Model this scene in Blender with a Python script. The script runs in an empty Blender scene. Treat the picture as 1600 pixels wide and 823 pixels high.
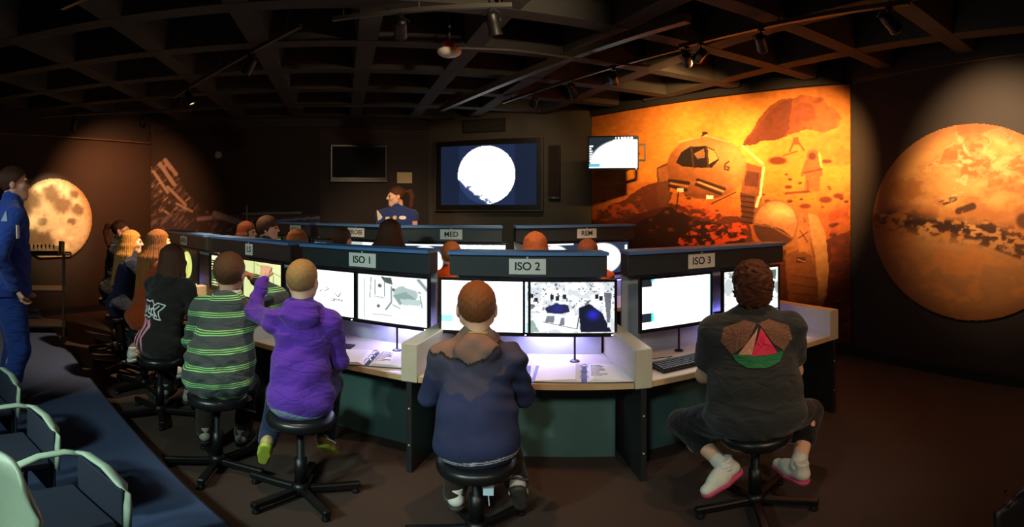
import bpy, bmesh, math, random
import numpy as np
from mathutils import Vector, Matrix

random.seed(4); RNG = np.random.default_rng(7)
SC = bpy.context.scene
COL = SC.collection

# ------------------------------------------------------------------ camera, world, exposure
CAM_H = 1.65            # eye height in metres above the main floor
F_PX, HOR = 800.0, 325.0   # pixels per radian and horizon row of the sweep panorama (1600 x 823)
cd = bpy.data.cameras.new('camera'); cam = bpy.data.objects.new('camera', cd); COL.objects.link(cam)
cam.location = (0, 0, CAM_H); cam.rotation_euler = (math.pi/2, 0, 0)
cd.type = 'PANO'
pt = cd if hasattr(cd, 'panorama_type') else cd.cycles
pt.panorama_type = 'EQUIRECTANGULAR'
pt.longitude_min = -1.0; pt.longitude_max = 1.0
pt.latitude_max = HOR/F_PX; pt.latitude_min = -(823-HOR)/F_PX
cd.clip_start = 0.02; cd.clip_end = 100
SC.camera = cam

wd = bpy.data.worlds.new('world'); SC.world = wd; wd.use_nodes = True
bg = wd.node_tree.nodes['Background']
bg.inputs[0].default_value = (0.75, 0.8, 1.0, 1); bg.inputs[1].default_value = 0.004

vs = SC.view_settings
vs.view_transform = 'Standard'; vs.look = 'None'; vs.gamma = 1.0; vs.use_curve_mapping = False
vs.exposure = 0.5

# ------------------------------------------------------------------ pixel helpers (pixel = direction only)
def dirn(px): t = (px-800)/F_PX; return math.sin(t), math.cos(t)
def ground(px, py, z=0.0):
    "where the ray through a pixel meets the level z"
    D = (CAM_H-z)/math.tan((py-HOR)/F_PX); s, c = dirn(px); return Vector((s*D, c*D, z))
def polar(px, D, z=0.0):
    s, c = dirn(px); return Vector((s*D, c*D, z))
def zat(py, D): return CAM_H - math.tan((py-HOR)/F_PX)*D
def to_px(P):
    "arrays of world points -> photo pixels"
    th = np.arctan2(P[..., 0], P[..., 1]); D = np.hypot(P[..., 0], P[..., 1])
    return 800+F_PX*th, HOR-F_PX*np.arctan2(P[..., 2]-CAM_H, D)
def wall_hit(px, A, B):
    "horizontal position where the direction of a pixel column meets the vertical wall through A-B"
    s, c = dirn(px); ax, ay = A[0], A[1]; bx_, by_ = B[0]-A[0], B[1]-A[1]
    t = (ax*c-ay*s)/(by_*s-bx_*c); return Vector((ax+t*bx_, ay+t*by_, 0))

# ------------------------------------------------------------------ materials
def lin(c):
    if isinstance(c, str):
        c = c.lstrip('#'); c = [int(c[i:i+2], 16)/255 for i in (0, 2, 4)]
    return tuple((x/12.92 if x <= 0.04045 else ((x+0.055)/1.055)**2.4) for x in c)
MATS = {}
def mat(name, col, rough=0.6, vary=0.12, scale=30.0, bump=0.0, bscale=None, metal=0.0, spec=0.5, sheen=0.0, coat=0.0, stretch=None):
    if name in MATS: return MATS[name]
    m = bpy.data.materials.new(name); m.use_nodes = True; nt = m.node_tree; N = nt.nodes; L = nt.links
    b = N['Principled BSDF']; b.inputs['Roughness'].default_value = rough; b.inputs['Metallic'].default_value = metal
    b.inputs['Specular IOR Level'].default_value = spec
    if sheen: b.inputs['Sheen Weight'].default_value = sheen
    if coat: b.inputs['Coat Weight'].default_value = coat
    c = lin(col)
    tc = N.new('ShaderNodeTexCoord'); src = tc.outputs['Object']
    if stretch:
        mp = N.new('ShaderNodeMapping'); mp.inputs['Scale'].default_value = stretch; L.new(src, mp.inputs[0]); src = mp.outputs[0]
    nz = N.new('ShaderNodeTexNoise'); nz.inputs['Scale'].default_value = scale; nz.inputs['Detail'].default_value = 4; L.new(src, nz.inputs['Vector'])
    mx = N.new('ShaderNodeMix'); mx.data_type = 'RGBA'
    mx.inputs[6].default_value = (*[x*(1-vary) for x in c], 1); mx.inputs[7].default_value = (*[min(1, x*(1+vary)) for x in c], 1)
    L.new(nz.outputs[0], mx.inputs[0]); L.new(mx.outputs[2], b.inputs['Base Color'])
    if bump:
        n2 = N.new('ShaderNodeTexNoise'); n2.inputs['Scale'].default_value = bscale or scale*4; n2.inputs['Detail'].default_value = 3; L.new(src, n2.inputs['Vector'])
        bp = N.new('ShaderNodeBump'); bp.inputs['Strength'].default_value = bump; bp.inputs['Distance'].default_value = 0.01
        L.new(n2.outputs[0], bp.inputs['Height']); L.new(bp.outputs[0], b.inputs['Normal'])
    MATS[name] = m; return m
def print_mat(name, rough=0.75, emit=0.0, spec=0.3):
    "colours come from the mesh attribute 'ink'"
    if name in MATS: return MATS[name]
    m = bpy.data.materials.new(name); m.use_nodes = True; nt = m.node_tree; N = nt.nodes; L = nt.links
    b = N['Principled BSDF']; b.inputs['Roughness'].default_value = rough; b.inputs['Specular IOR Level'].default_value = spec
    a = N.new('ShaderNodeVertexColor'); a.layer_name = 'ink'
    if emit:
        b.inputs['Base Color'].default_value = (0.01, 0.01, 0.01, 1)
        L.new(a.outputs[0], b.inputs['Emission Color']); b.inputs['Emission Strength'].default_value = emit
    else: L.new(a.outputs[0], b.inputs['Base Color'])
    MATS[name] = m; return m
def glow(name, col, strength):
    if name in MATS: return MATS[name]
    m = bpy.data.materials.new(name); m.use_nodes = True; b = m.node_tree.nodes['Principled BSDF']
    b.inputs['Base Color'].default_value = (*lin(col), 1); b.inputs['Emission Color'].default_value = (*lin(col), 1); b.inputs['Emission Strength'].default_value = strength
    MATS[name] = m; return m

# ------------------------------------------------------------------ objects
def tag(o, label=None, cat=None, group=None, kind=None):
    if label: o['label'] = label
    if cat: o['category'] = cat
    if group: o['group'] = group
    if kind: o['kind'] = kind
    return o
def thing(name, label, cat, loc=(0, 0, 0), rz=0.0, group=None):
    o = bpy.data.objects.new(name, None); COL.objects.link(o); o.empty_display_size = 0.05
    o.location = loc; o.rotation_euler = (0, 0, rz); return tag(o, label, cat, group)
def link(name, me, m=None, parent=None, M=None, smooth=False):
    if m is not None and len(me.materials) == 0: me.materials.append(m)
    o = bpy.data.objects.new(name, me); COL.objects.link(o)
    if parent is not None: o.parent = parent
    if M is not None:
        if isinstance(M, Matrix): o.matrix_local = M
        else: o.location = M
    if smooth: me.shade_smooth()
    return o
class MB:
    "collects shapes into one mesh"
    def __init__(s): s.v = []; s.f = []; s.mi = []
    def add(s, vs, fs, M=None):
        n = len(s.v)
        for p in vs: s.v.append(tuple(M @ Vector(p)) if M is not None else tuple(p))
        for f in fs: s.f.append(tuple(i+n for i in f))
        return s
    def box(s, lo, hi, M=None, bev=0.0):
        x0, y0, z0 = lo; x1, y1, z1 = hi
        if bev <= 0:
            s.add([(x0,y0,z0),(x1,y0,z0),(x1,y1,z0),(x0,y1,z0),(x0,y0,z1),(x1,y0,z1),(x1,y1,z1),(x0,y1,z1)],
                  [(0,3,2,1),(4,5,6,7),(0,1,5,4),(1,2,6,5),(2,3,7,6),(3,0,4,7)], M)
        else:
            b = min(bev, (x1-x0)*.45, (y1-y0)*.45, (z1-z0)*.45)
            rings = []
            for z, i in ((z0, b), (z0+b, 0), (z1-b, 0), (z1, b)):
                rings.append([(x0+b+i*0, y0+i, z), (x1-b, y0+i, z), (x1-i, y0+b, z), (x1-i, y1-b, z), (x1-b, y1-i, z), (x0+b, y1-i, z), (x0+i, y1-b, z), (x0+i, y0+b, z)])
            s.loft(rings, M, cap=True)
        return s
    def loft(s, rings, M=None, cap=True, closed=True):
        n = len(rings[0]); vs = [p for r in rings for p in r]; fs = []
        for a in range(len(rings)-1):
            for i in range(n if closed else n-1):
                j = (i+1) % n; fs.append((a*n+i, a*n+j, (a+1)*n+j, (a+1)*n+i))
        if cap: fs.append(tuple(reversed(range(n)))); fs.append(tuple(range((len(rings)-1)*n, len(rings)*n)))
        return s.add(vs, fs, M)
    def lathe(s, prof, n=24, M=None, cap=True):
        return s.loft([[(r*math.cos(2*math.pi*i/n), r*math.sin(2*math.pi*i/n), z) for i in range(n)] for r, z in prof], M, cap)
    def tube(s, pts, r, n=8, M=None, flat=None):
        pts = [Vector(p) for p in pts]; rings = []
        up = Vector((0, 0, 1))
        for i, p in enumerate(pts):
            d = (pts[min(i+1, len(pts)-1)]-pts[max(i-1, 0)]).normalized()
            a = d.cross(up)
            if a.length < 1e-3: a = d.cross(Vector((1, 0, 0)))
            a.normalize(); b = a.cross(d).normalized()
            ra = r[i] if isinstance(r, (list, tuple)) else r
            rb = ra if flat is None else ra*flat
            rings.append([tuple(p + a*ra*math.cos(2*math.pi*k/n) + b*rb*math.sin(2*math.pi*k/n)) for k in range(n)])
        return s.loft(rings, M)
    def mesh(s, name='mesh'):
        me = bpy.data.meshes.new(name); me.from_pydata(s.v, [], s.f); me.update()
        bm = bmesh.new(); bm.from_mesh(me); bmesh.ops.recalc_face_normals(bm, faces=bm.faces); bm.to_mesh(me); bm.free()
        return me
    def build(s, name, m, parent=None, M=None, smooth=False):
        return link(name, s.mesh(name), m, parent, M, smooth)
def copy_tree(o, parent=None):
    c = o.copy(); COL.objects.link(c)
    if parent is not None: c.parent = parent
    for ch in o.children: copy_tree(ch, c)
    return c
def np_mesh(name, V, Fq):
    me = bpy.data.meshes.new(name); V = np.asarray(V, np.float32); Fq = np.asarray(Fq, np.int32)
    me.vertices.add(len(V)); me.vertices.foreach_set('co', V.ravel())
    nf, k = Fq.shape
    me.loops.add(nf*k); me.loops.foreach_set('vertex_index', Fq.ravel())
    me.polygons.add(nf); me.polygons.foreach_set('loop_start', np.arange(0, nf*k, k, dtype=np.int32))
    me.update(calc_edges=True); me.validate(); return me
def ink(me, rgb):
    "rgb in display (sRGB) values per vertex"
    rgb = np.clip(rgb, 0, None).reshape(-1, 3); l = np.where(rgb <= 0.04045, rgb/12.92, ((rgb+0.055)/1.055)**2.4)
    a = me.color_attributes.new('ink', 'FLOAT_COLOR', 'POINT')
    a.data.foreach_set('color', np.concatenate([l, np.ones((len(l), 1))], 1).astype(np.float32).ravel())
def grid_faces(nu, nv):
    i = np.arange(nu*nv).reshape(nv, nu)
    return np.stack([i[:-1, :-1], i[:-1, 1:], i[1:, 1:], i[1:, :-1]], -1).reshape(-1, 4)
_font_cache = {}
def text_mesh(s, size, depth=0.001, bold=0.0):
    k = (s, size, depth, bold)
    if k in _font_cache: return _font_cache[k]
    cu = bpy.data.curves.new('lettering', 'FONT'); cu.body = s; cu.size = size; cu.align_x = 'CENTER'; cu.align_y = 'CENTER'; cu.extrude = depth; cu.offset = bold
    o = bpy.data.objects.new('lettering', cu); COL.objects.link(o)
    dg = bpy.context.evaluated_depsgraph_get(); dg.update()
    me = bpy.data.meshes.new_from_object(o.evaluated_get(dg)); COL.objects.unlink(o); bpy.data.objects.remove(o)
    _font_cache[k] = me; return me

# ------------------------------------------------------------------ numpy paint helpers
def vnoise(x, y, seed=0, oct=4):
    r = np.random.default_rng(seed); T = r.random((64, 64)); out = 0; amp = 1; tot = 0
    for _ in range(oct):
        xi = np.floor(x).astype(int); yi = np.floor(y).astype(int); fx = x-xi; fy = y-yi; fx = fx*fx*(3-2*fx); fy = fy*fy*(3-2*fy)
        a = T[yi % 64, xi % 64]; b = T[yi % 64, (xi+1) % 64]; c = T[(yi+1) % 64, xi % 64]; d = T[(yi+1) % 64, (xi+1) % 64]
        out = out+amp*((a*(1-fx)+b*fx)*(1-fy)+(c*(1-fx)+d*fx)*fy); tot += amp; amp *= 0.5; x = x*2.03+11.7; y = y*2.03+5.3
    return out/tot
def sstep(a, b, x): t = np.clip((x-a)/(b-a), 0, 1); return t*t*(3-2*t)
def inpoly(x, y, P):
    m = np.zeros(x.shape, bool); n = len(P)
    for i in range(n):
        (x0, y0), (x1, y1) = P[i], P[(i+1) % n]
        if y0 == y1: continue
        m ^= ((y0 > y) != (y1 > y)) & (x < (x1-x0)*(y-y0)/(y1-y0)+x0)
    return m.astype(float)
def inell(x, y, cx, cy, rx, ry, soft=0.06): return 1-sstep(1-soft, 1+soft, np.hypot((x-cx)/rx, (y-cy)/ry))
def inbox(x, y, x0, y0, x1, y1): return ((x >= x0) & (x <= x1) & (y >= y0) & (y <= y1)).astype(float)
def seg(x, y, x0, y0, x1, y1, w):
    dx, dy = x1-x0, y1-y0; t = np.clip(((x-x0)*dx+(y-y0)*dy)/(dx*dx+dy*dy+1e-9), 0, 1)
    return 1-sstep(w*.6, w, np.hypot(x-x0-t*dx, y-y0-t*dy))
def over(C, m, col, a=1.0):
    col = np.asarray(col, float); m = (np.asarray(m)*a)[..., None]; C[...] = C*(1-m)+col*m
def H(c): c = c.lstrip('#'); return np.array([int(c[i:i+2], 16)/255 for i in (0, 2, 4)])

# ------------------------------------------------------------------ the room
W0 = Vector((4.75, -3.0, 0)); W1 = Vector((3.44, 4.41, 0)); W2 = Vector((1.197, 7.61, 0)); W3 = Vector((-1.375, 8.39, 0))
W4 = Vector((-5.6, 6.57, 0)); W5 = Vector((-8.26, -3.0, 0))
ROOM = [W0, W1, W2, W3, W4, W5]
CEIL = 3.48; RIB_Z = 3.1
M_carpet = mat('brown carpet', '#3a2a23', 0.95, 0.5, 160, 0.5, 500)
M_riser = mat('blue carpet', '#38466a', 0.95, 0.3, 220, 0.4, 500)
M_wall_dark = mat('dark brown wall paint', '#2d231c', 0.75, 0.1, 6, 0.05, 300)
M_wall_front = mat('olive grey wall paint', '#4a453a', 0.75, 0.08, 6, 0.05, 300)
M_black = mat('black paint', '#141312', 0.7, 0.1, 20)
M_conc = mat('dark painted concrete', '#302d29', 0.9, 0.2, 9, 0.15, 60)
def struct(o): return tag(o, kind='structure')

mb = MB(); mb.loft([[(p.x, p.y, -0.12) for p in ROOM], [(p.x, p.y, 0) for p in ROOM]]); floor = struct(mb.build('floor', M_carpet))
mb = MB(); mb.loft([[(p.x, p.y, CEIL) for p in ROOM], [(p.x, p.y, CEIL+.12) for p in ROOM]]); ceiling = struct(mb.build('ceiling', M_conc))
def wall(name, A, B, m, h=CEIL):
    d = (B-A).normalized(); n = Vector((d.y, -d.x, 0))
    c = Vector((-1, 2, 0))
    if (c-A).dot(n) > 0: n = -n
    mb = MB(); mb.loft([[A+Vector((0,0,z)), B+Vector((0,0,z)), B+n*.12+Vector((0,0,z)), A+n*.12+Vector((0,0,z))] for z in (0, h)])
    return struct(mb.build(name, m))
wall('wall_right', W0, W1, M_wall_dark); wall('wall_front_right', W1, W2, M_wall_dark); wall('wall_front', W2, W3, M_wall_front)
wall('wall_front_left', W3, W4, M_wall_dark); wall('wall_left', W4, W5, M_wall_dark); wall('wall_back', W5, W0, M_wall_dark)
def inward(A, B):
    d = (B-A).normalized(); n = Vector((-d.y, d.x, 0))
    return n if (Vector((-1, 2, 0))-A).dot(n) > 0 else -n
def strip(name, A, B, z0, z1, t, m, s0=0.0, s1=1.0, off=0.0):
    n = inward(A, B); a = A.lerp(B, s0)+n*off; b = A.lerp(B, s1)+n*off
    mb = MB(); mb.loft([[a+Vector((0,0,z)), b+Vector((0,0,z)), b+n*t+Vector((0,0,z)), a+n*t+Vector((0,0,z))] for z in (z0, z1)])
    return struct(mb.build(name, m))
strip('baseboard_right', W0, W1, 0, .11, .012, M_black, .0, .995)
strip('baseboard_front_right', W1, W2, 0, .11, .012, M_black, .005, .995)
strip('baseboard_front', W2, W3, 0, .11, .012, M_black, .005, .995)
strip('baseboard_front_left', W3, W4, 0, .11, .012, M_black, .005, .995)
strip('baseboard_left', W4, W5, 0, .11, .012, M_black, .005, .995)
M_trim = mat('bronze metal trim', '#5b4a36', 0.45, 0.1, 40, metal=0.3)
strip('trim_1', W0, W1, 3.03, 3.05, .02, M_trim, .0, .995)
strip('trim_2', W0, W1, 3.05, CEIL-.01, .10, M_black, .0, .985)
strip('trim_3', W1, W2, 3.04, CEIL-.01, .06, M_black, .02, .99)
strip('trim_4', W4, W5, 2.72, 2.735, .14, M_trim, .01, .6)
strip('trim_5', W4, W5, 2.735, CEIL-.01, .12, M_black, .01, .6)
strip('trim_6', W3, W4, 2.95, CEIL-.01, .08, M_black, .01, .985)
# raised seating platform on the left and under the photographer
E0 = ground(360, 823, .12); E1 = ground(180, 640, .12); ed = (E1-E0).normalized()
def line_x(P, d, A, B):
    r = B-A; t = ((A.x-P.x)*r.y-(A.y-P.y)*r.x)/(d.x*r.y-d.y*r.x); return P+d*t
RA = line_x(E0, ed, W4, W5); RB = line_x(E0, ed, W0, W1); RA.z = RB.z = 0
RP = [RB, RA, W5.copy(), W0.copy()]
i = inward(W4, W5)*.01; RP[1] += i; RP[2] += i; RP[0] += inward(W0, W1)*.015
mb = MB(); mb.loft([[(p.x, p.y, 0.0) for p in RP], [(p.x, p.y, .12) for p in RP]]); platform = struct(mb.build('floor_platform', M_riser))
mb = MB(); nn = Vector((-ed.y, ed.x, 0)); nn = nn if nn.y > 0 else -nn
mb.loft([[RB+nn*.001+Vector((0,0,z)), RA+nn*.001+Vector((0,0,z)), RA+nn*.012+Vector((0,0,z)), RB+nn*.012+Vector((0,0,z))] for z in (0.0, .118)])
struct(mb.build('trim_7', M_black))
# waffle-slab ribs
def clip_line(P, d):
    ts = []
    for k in range(len(ROOM)):
        A, B = ROOM[k], ROOM[(k+1) % len(ROOM)]; r = B-A; den = d.x*r.y-d.y*r.x
        if abs(den) < 1e-6: continue
        t = ((A.x-P.x)*r.y-(A.y-P.y)*r.x)/den; u = ((A.x-P.x)*d.y-(A.y-P.y)*d.x)/den
        if 0 <= u <= 1: ts.append(t)
    return (min(ts), max(ts)) if len(ts) >= 2 else None
ang = math.radians(19); node = Vector((-.05, 3.62, 0))
for fam, a in enumerate((ang, ang+math.pi/2)):
    d = Vector((math.cos(a), math.sin(a), 0)); q = Vector((-d.y, d.x, 0))
    for k in range(-9, 11):
        P = node+q*(k*.92); r = clip_line(P, d)
        if not r or r[1]-r[0] < .6: continue
        a0 = P+d*(r[0]+.12); a1 = P+d*(r[1]-.12); zt = CEIL; wb, wt = .085, .16
        mb = MB(); zb = RIB_Z if fam == 0 else RIB_Z+.004
        mb.loft([[p-q*wt+Vector((0,0,zt)), p-q*wb+Vector((0,0,zb)), p+q*wb+Vector((0,0,zb)), p+q*wt+Vector((0,0,zt))] for p in (a0, a1)])
        mb.build('rib', M_conc, ceiling)

# ------------------------------------------------------------------ printed wall pictures
def wall_print(name, A, B, x0, x1, z0, z1, nu, nv, paint, label, cat, mask=None, off=.015, rough=.7):
    n = inward(A, B); a = wall_hit(x0, A, B); b = wall_hit(x1, A, B)
    U, Vv = np.meshgrid(np.linspace(0, 1, nu), np.linspace(0, 1, nv))
    P = np.stack([a.x+(b.x-a.x)*U+n.x*off, a.y+(b.y-a.y)*U+n.y*off, z0+(z1-z0)*Vv], -1)
    px, py = to_px(P); C = paint(px, py)
    Fq = grid_faces(nu, nv); V = P.reshape(-1, 3); C = C.reshape(-1, 3)
    if mask is not None:
        mk = mask(px, py).ravel() > .5; keep = mk[Fq].all(1); Fq = Fq[keep]
        used = np.unique(Fq); rm = -np.ones(len(V), int); rm[used] = np.arange(len(used)); V = V[used]; C = C[used]; Fq = rm[Fq]
    fn = np.cross(V[Fq[0][1]]-V[Fq[0][0]], V[Fq[0][3]]-V[Fq[0][0]])
    if fn[0]*n.x+fn[1]*n.y < 0: Fq = Fq[:, ::-1]
    me = np_mesh(name, V, Fq); ink(me, C)
    o = link(name, me, print_mat('wall print ink', rough)); tag(o, label, cat)
    s = o.modifiers.new('thickness', 'SOLIDIFY'); s.thickness = .006; s.offset = -1; return o

def paint_mars_mural(x, y):
    C = np.zeros(x.shape+(3,))
    n1 = vnoise(x/28, y/14, 3); n2 = vnoise(x/7, y/5, 5); n3 = vnoise(x/90, y/60, 9)
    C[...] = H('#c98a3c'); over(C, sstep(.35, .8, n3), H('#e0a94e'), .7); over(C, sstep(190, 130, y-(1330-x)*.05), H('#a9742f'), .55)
    over(C, inell(x, y, 1120, 235, 110, 70, .9), H('#f0c060'), .6)
    hz = 292-(x-925)*.09+8*(n1-.5)                       # far horizon
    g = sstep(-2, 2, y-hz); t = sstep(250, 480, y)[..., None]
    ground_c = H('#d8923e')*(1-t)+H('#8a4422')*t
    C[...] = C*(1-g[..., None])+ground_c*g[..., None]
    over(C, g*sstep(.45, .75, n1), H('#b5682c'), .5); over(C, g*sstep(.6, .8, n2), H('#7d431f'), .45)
    over(C, g*inell(x, y, 1260, 262, 90, 40, .9), H('#eab94c'), .55)
    nw = vnoise(x/22, y/18, 71); xs, ys = x, y; x = x+16*(nw-.5); y = y+12*(vnoise(x/20, y/16, 73)-.5)
    hill = inpoly(x, y, [(1156, 230), (1166, 218), (1178, 202), (1188, 186), (1200, 171), (1214, 160), (1234, 152), (1258, 148), (1278, 152), (1294, 160), (1306, 172), (1314, 188), (1306, 200), (1288, 206), (1262, 205), (1244, 210), (1222, 217), (1190, 222)])*(1-.75*sstep(1268, 1312, x)*sstep(.35, .6, n1))
    over(C, hill, H('#8a5226')); over(C, hill*sstep(.42, .58, vnoise(x/34, y/22, 61))*sstep(1210, 1290, x), H('#b57a38'), .6); over(C, hill*inpoly(x, y, [(1160, 229), (1215, 165), (1240, 152), (1236, 205), (1225, 216)]), H('#6f3c20'), .7)
    # shaded ridge and plain to the left, dark hollow in the middle
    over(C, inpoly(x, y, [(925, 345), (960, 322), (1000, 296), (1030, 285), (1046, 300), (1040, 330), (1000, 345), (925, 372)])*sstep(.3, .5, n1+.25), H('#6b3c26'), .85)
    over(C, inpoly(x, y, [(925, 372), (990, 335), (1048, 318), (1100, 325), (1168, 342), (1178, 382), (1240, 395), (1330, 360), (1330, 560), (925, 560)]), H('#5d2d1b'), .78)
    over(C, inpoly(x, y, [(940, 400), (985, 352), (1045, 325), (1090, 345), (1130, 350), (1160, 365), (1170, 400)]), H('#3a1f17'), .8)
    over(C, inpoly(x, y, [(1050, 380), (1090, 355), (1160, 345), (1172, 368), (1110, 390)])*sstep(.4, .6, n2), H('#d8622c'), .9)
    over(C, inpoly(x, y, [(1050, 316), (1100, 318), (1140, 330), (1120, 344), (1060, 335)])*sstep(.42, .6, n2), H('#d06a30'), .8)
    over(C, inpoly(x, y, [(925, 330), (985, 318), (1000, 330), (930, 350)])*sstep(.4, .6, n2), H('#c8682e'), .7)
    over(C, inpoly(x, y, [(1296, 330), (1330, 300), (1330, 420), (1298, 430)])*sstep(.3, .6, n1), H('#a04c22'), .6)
    x, y = xs, ys; r = np.random.default_rng(11)
    for k in range(150):                                   # stones
        cx = r.uniform(930, 1330); cy = r.uniform(262, 520); s = 1.5+5.5*(cy-240)/260*r.random()
        if cx < 1050 and cy < 300: continue
        over(C, inell(x, y, cx, cy, s*1.6, s, .4), H('#5c2f1c') if r.random() < .7 else H('#7a4522'), .85); over(C, inell(x, y, cx-.4*s, cy-.6*s, s*.8, s*.35, .5), H('#c98440'), .35)
    for (cx, cy, rx, ry) in ((1215, 251, 14, 6), (1292, 252, 8, 3), (1290, 312, 10, 5), (1258, 322, 9, 4), (1310, 306, 8, 4), (1232, 292, 6, 3)): over(C, inell(x, y, cx, cy, rx, ry, .3), H('#7a3d1c'), .9)
    # crewed rover: pods and legs behind, round cabin in front
    for P, c in (([(1026, 262), (1046, 252), (1048, 285), (1044, 322), (1030, 325), (1027, 292)], '#7e5433'), ([(1160, 252), (1194, 262), (1192, 300), (1182, 348), (1164, 352), (1158, 300)], '#8f6038'),
                 ([(1028, 264), (1044, 258), (1045, 282), (1030, 284)], '#a87646'), ([(1164, 266), (1186, 270), (1185, 292), (1163, 290)], '#6d4126'), ([(1156, 300), (1180, 306), (1176, 350), (1160, 352)], '#6d4126')): over(C, inpoly(x, y, P), H(c))
    for yy in range(306, 350, 8): over(C, seg(x, y, 1158, yy, 1178, yy+3, 1.5), H('#3f2417'))
    cab = inell(x, y, 1104, 262, 62, 49, .04)
    over(C, cab, H('#a8743f')); over(C, cab*inell(x, y, 1112, 236, 52, 26, .9), H('#dcae74'), .8); over(C, cab*sstep(285, 312, y), H('#7b4c2c'), .85)
    over(C, cab*inell(x, y, 1152, 250, 16, 34, .8), H('#d8a463'), .6); over(C, cab*sstep(1075, 1045, x), H('#8d5b35'), .5)
    win = inpoly(x, y, [(1056, 254), (1064, 238), (1078, 229), (1104, 228), (1116, 234), (1124, 249), (1112, 262), (1090, 262), (1066, 260)])
    over(C, win, H('#3a2c24')); over(C, win*inpoly(x, y, [(1106, 231), (1116, 236), (1122, 248), (1108, 256)]), H('#e2b675')); over(C, win*inpoly(x, y, [(1084, 240), (1100, 232), (1102, 246), (1090, 248)]), H('#b9956b'), .9)
    over(C, seg(x, y, 1080, 229, 1084, 262, 1.6)+0*x, H('#7a5636'), .8); over(C, seg(x, y, 1104, 229, 1107, 262, 1.6), H('#7a5636'), .8)
    for (a, b, c, d) in ((1046, 282, 1076, 286), (1046, 290, 1072, 297), (1090, 281, 1132, 295), (1088, 288, 1126, 303)): over(C, seg(x, y, a, b, c, d, 3.2), H('#4d2f1e'))
    over(C, seg(x, y, 1091, 284, 1130, 299, 1.4), H('#e0b078')); over(C, seg(x, y, 1048, 286, 1074, 291, 1.4), H('#d0a06a'))
    over(C, inbox(x, y, 1058, 294, 1068, 300), H('#fff3d8')); over(C, inbox(x, y, 1104, 305, 1114, 311), H('#fff3d8'))
    over(C, seg(x, y, 1060, 300, 1056, 335, 1.5)+seg(x, y, 1112, 318, 1150, 300, 1.4), H('#4d2c1a'), .8)
    # number on the cabin
    six = seg(x, y, 1139, 252, 1133, 256, 1.5)+seg(x, y, 1133, 256, 1132, 264, 1.5)+seg(x, y, 1132, 264, 1138, 266, 1.5)+seg(x, y, 1138, 266, 1139, 261, 1.5)+seg(x, y, 1139, 261, 1133, 260, 1.5)
    over(C, np.clip(six, 0, 1), H('#5b3a24'), .9)
    over(C, np.clip(seg(x, y, 1096, 214, 1102, 207, 2)+inbox(x, y, 1097, 206, 1106, 210), 0, 1), H('#4a2f1e')); over(C, seg(x, y, 1160, 228, 1192, 256, 2.2), H('#f6dca0'), .9); over(C, seg(x, y, 1193, 262, 1188, 306, 2.6), H('#fbe6b4'), .9); over(C, seg(x, y, 1186, 308, 1182, 322, 3), H('#fff0c8'), .8)
    over(C, seg(x, y, 1060, 222, 1104, 212, 1.5)+seg(x, y, 1104, 212, 1140, 222, 1.5), H('#f0cc8c'), .6)
    # far instrument and walking astronaut
    over(C, np.clip(seg(x, y, 1243, 216, 1234, 236, 2)+seg(x, y, 1243, 216, 1256, 234, 2)+inbox(x, y, 1239, 214, 1248, 226)+seg(x, y, 1224, 243, 1246, 236, 1.5), 0, 1), H('#8a5a2e'), .85)
    over(C, np.clip(inell(x, y, 1270, 244, 10, 11, .1)+inbox(x, y, 1259, 250, 1283, 276)+inpoly(x, y, [(1259, 274), (1270, 274), (1268, 300), (1256, 300)])+inpoly(x, y, [(1270, 274), (1282, 274), (1280, 299), (1269, 299)])+seg(x, y, 1260, 256, 1254, 272, 4)+seg(x, y, 1282, 254, 1282, 272, 4), 0, 1), H('#b5743c'))
    over(C, inell(x, y, 1269, 244, 6, 6, .2), H('#7a4424')); over(C, seg(x, y, 1280, 240, 1284, 262, 2), H('#f0c878'), .9); over(C, seg(x, y, 1256, 270, 1284, 264, 2)+seg(x, y, 1262, 282, 1262, 298, 1.5), H('#7d4a28'), .8)
    over(C, seg(x, y, 1228, 302, 1264, 299, 2.5), H('#7d3f1c'), .8)
    # large astronaut in the foreground, seen from behind
    over(C, inpoly(x, y, [(1236, 330), (1258, 326), (1276, 334), (1290, 362), (1295, 420), (1292, 462), (1284, 480), (1240, 478), (1228, 420), (1228, 380)]), H('#a87a48'))
    over(C, inpoly(x, y, [(1262, 332), (1278, 338), (1290, 366), (1295, 420), (1290, 462), (1280, 470), (1274, 400), (1266, 360)]), H('#c29a66'), .9); over(C, seg(x, y, 1256, 340, 1272, 400, 1.6)+seg(x, y, 1272, 400, 1276, 470, 1.6), H('#8a5c36'), .8)
    over(C, inpoly(x, y, [(1226, 398), (1250, 388), (1268, 400), (1278, 440), (1276, 520), (1236, 520)]), H('#8f5e34')); over(C, inbox(x, y, 1244, 402, 1258, 411), H('#5a3526')); over(C, seg(x, y, 1246, 405, 1258, 409, 1), H('#c08a58'))
    for k in range(4): over(C, seg(x, y, 1238, 430+k*14, 1276, 436+k*13, 1.6), H('#74482a'), .7)
    over(C, inpoly(x, y, [(1244, 352), (1262, 346), (1268, 392), (1248, 394)]), H('#b5814c'), .9); over(C, seg(x, y, 1248, 372, 1262, 362, 1.3)+seg(x, y, 1250, 360, 1262, 378, 1.3), H('#7d5230'))
    hel = inell(x, y, 1212, 349, 35, 37, .04)
    over(C, hel, H('#b08456')); over(C, hel*inell(x, y, 1222, 330, 26, 14, .8), H('#e2c088'), .9); over(C, hel*sstep(.9, 1, np.hypot((x-1212)/35, (y-349)/37)), H('#7a5434'), .7)
    vis = inpoly(x, y, [(1174, 352), (1196, 350), (1222, 358), (1240, 372), (1236, 384), (1176, 386)]); over(C, vis*hel, H('#5f3a26')); over(C, seg(x, y, 1180, 350, 1206, 354, 1.8)+seg(x, y, 1206, 354, 1238, 372, 1.8), H('#8f623a'))
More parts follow.
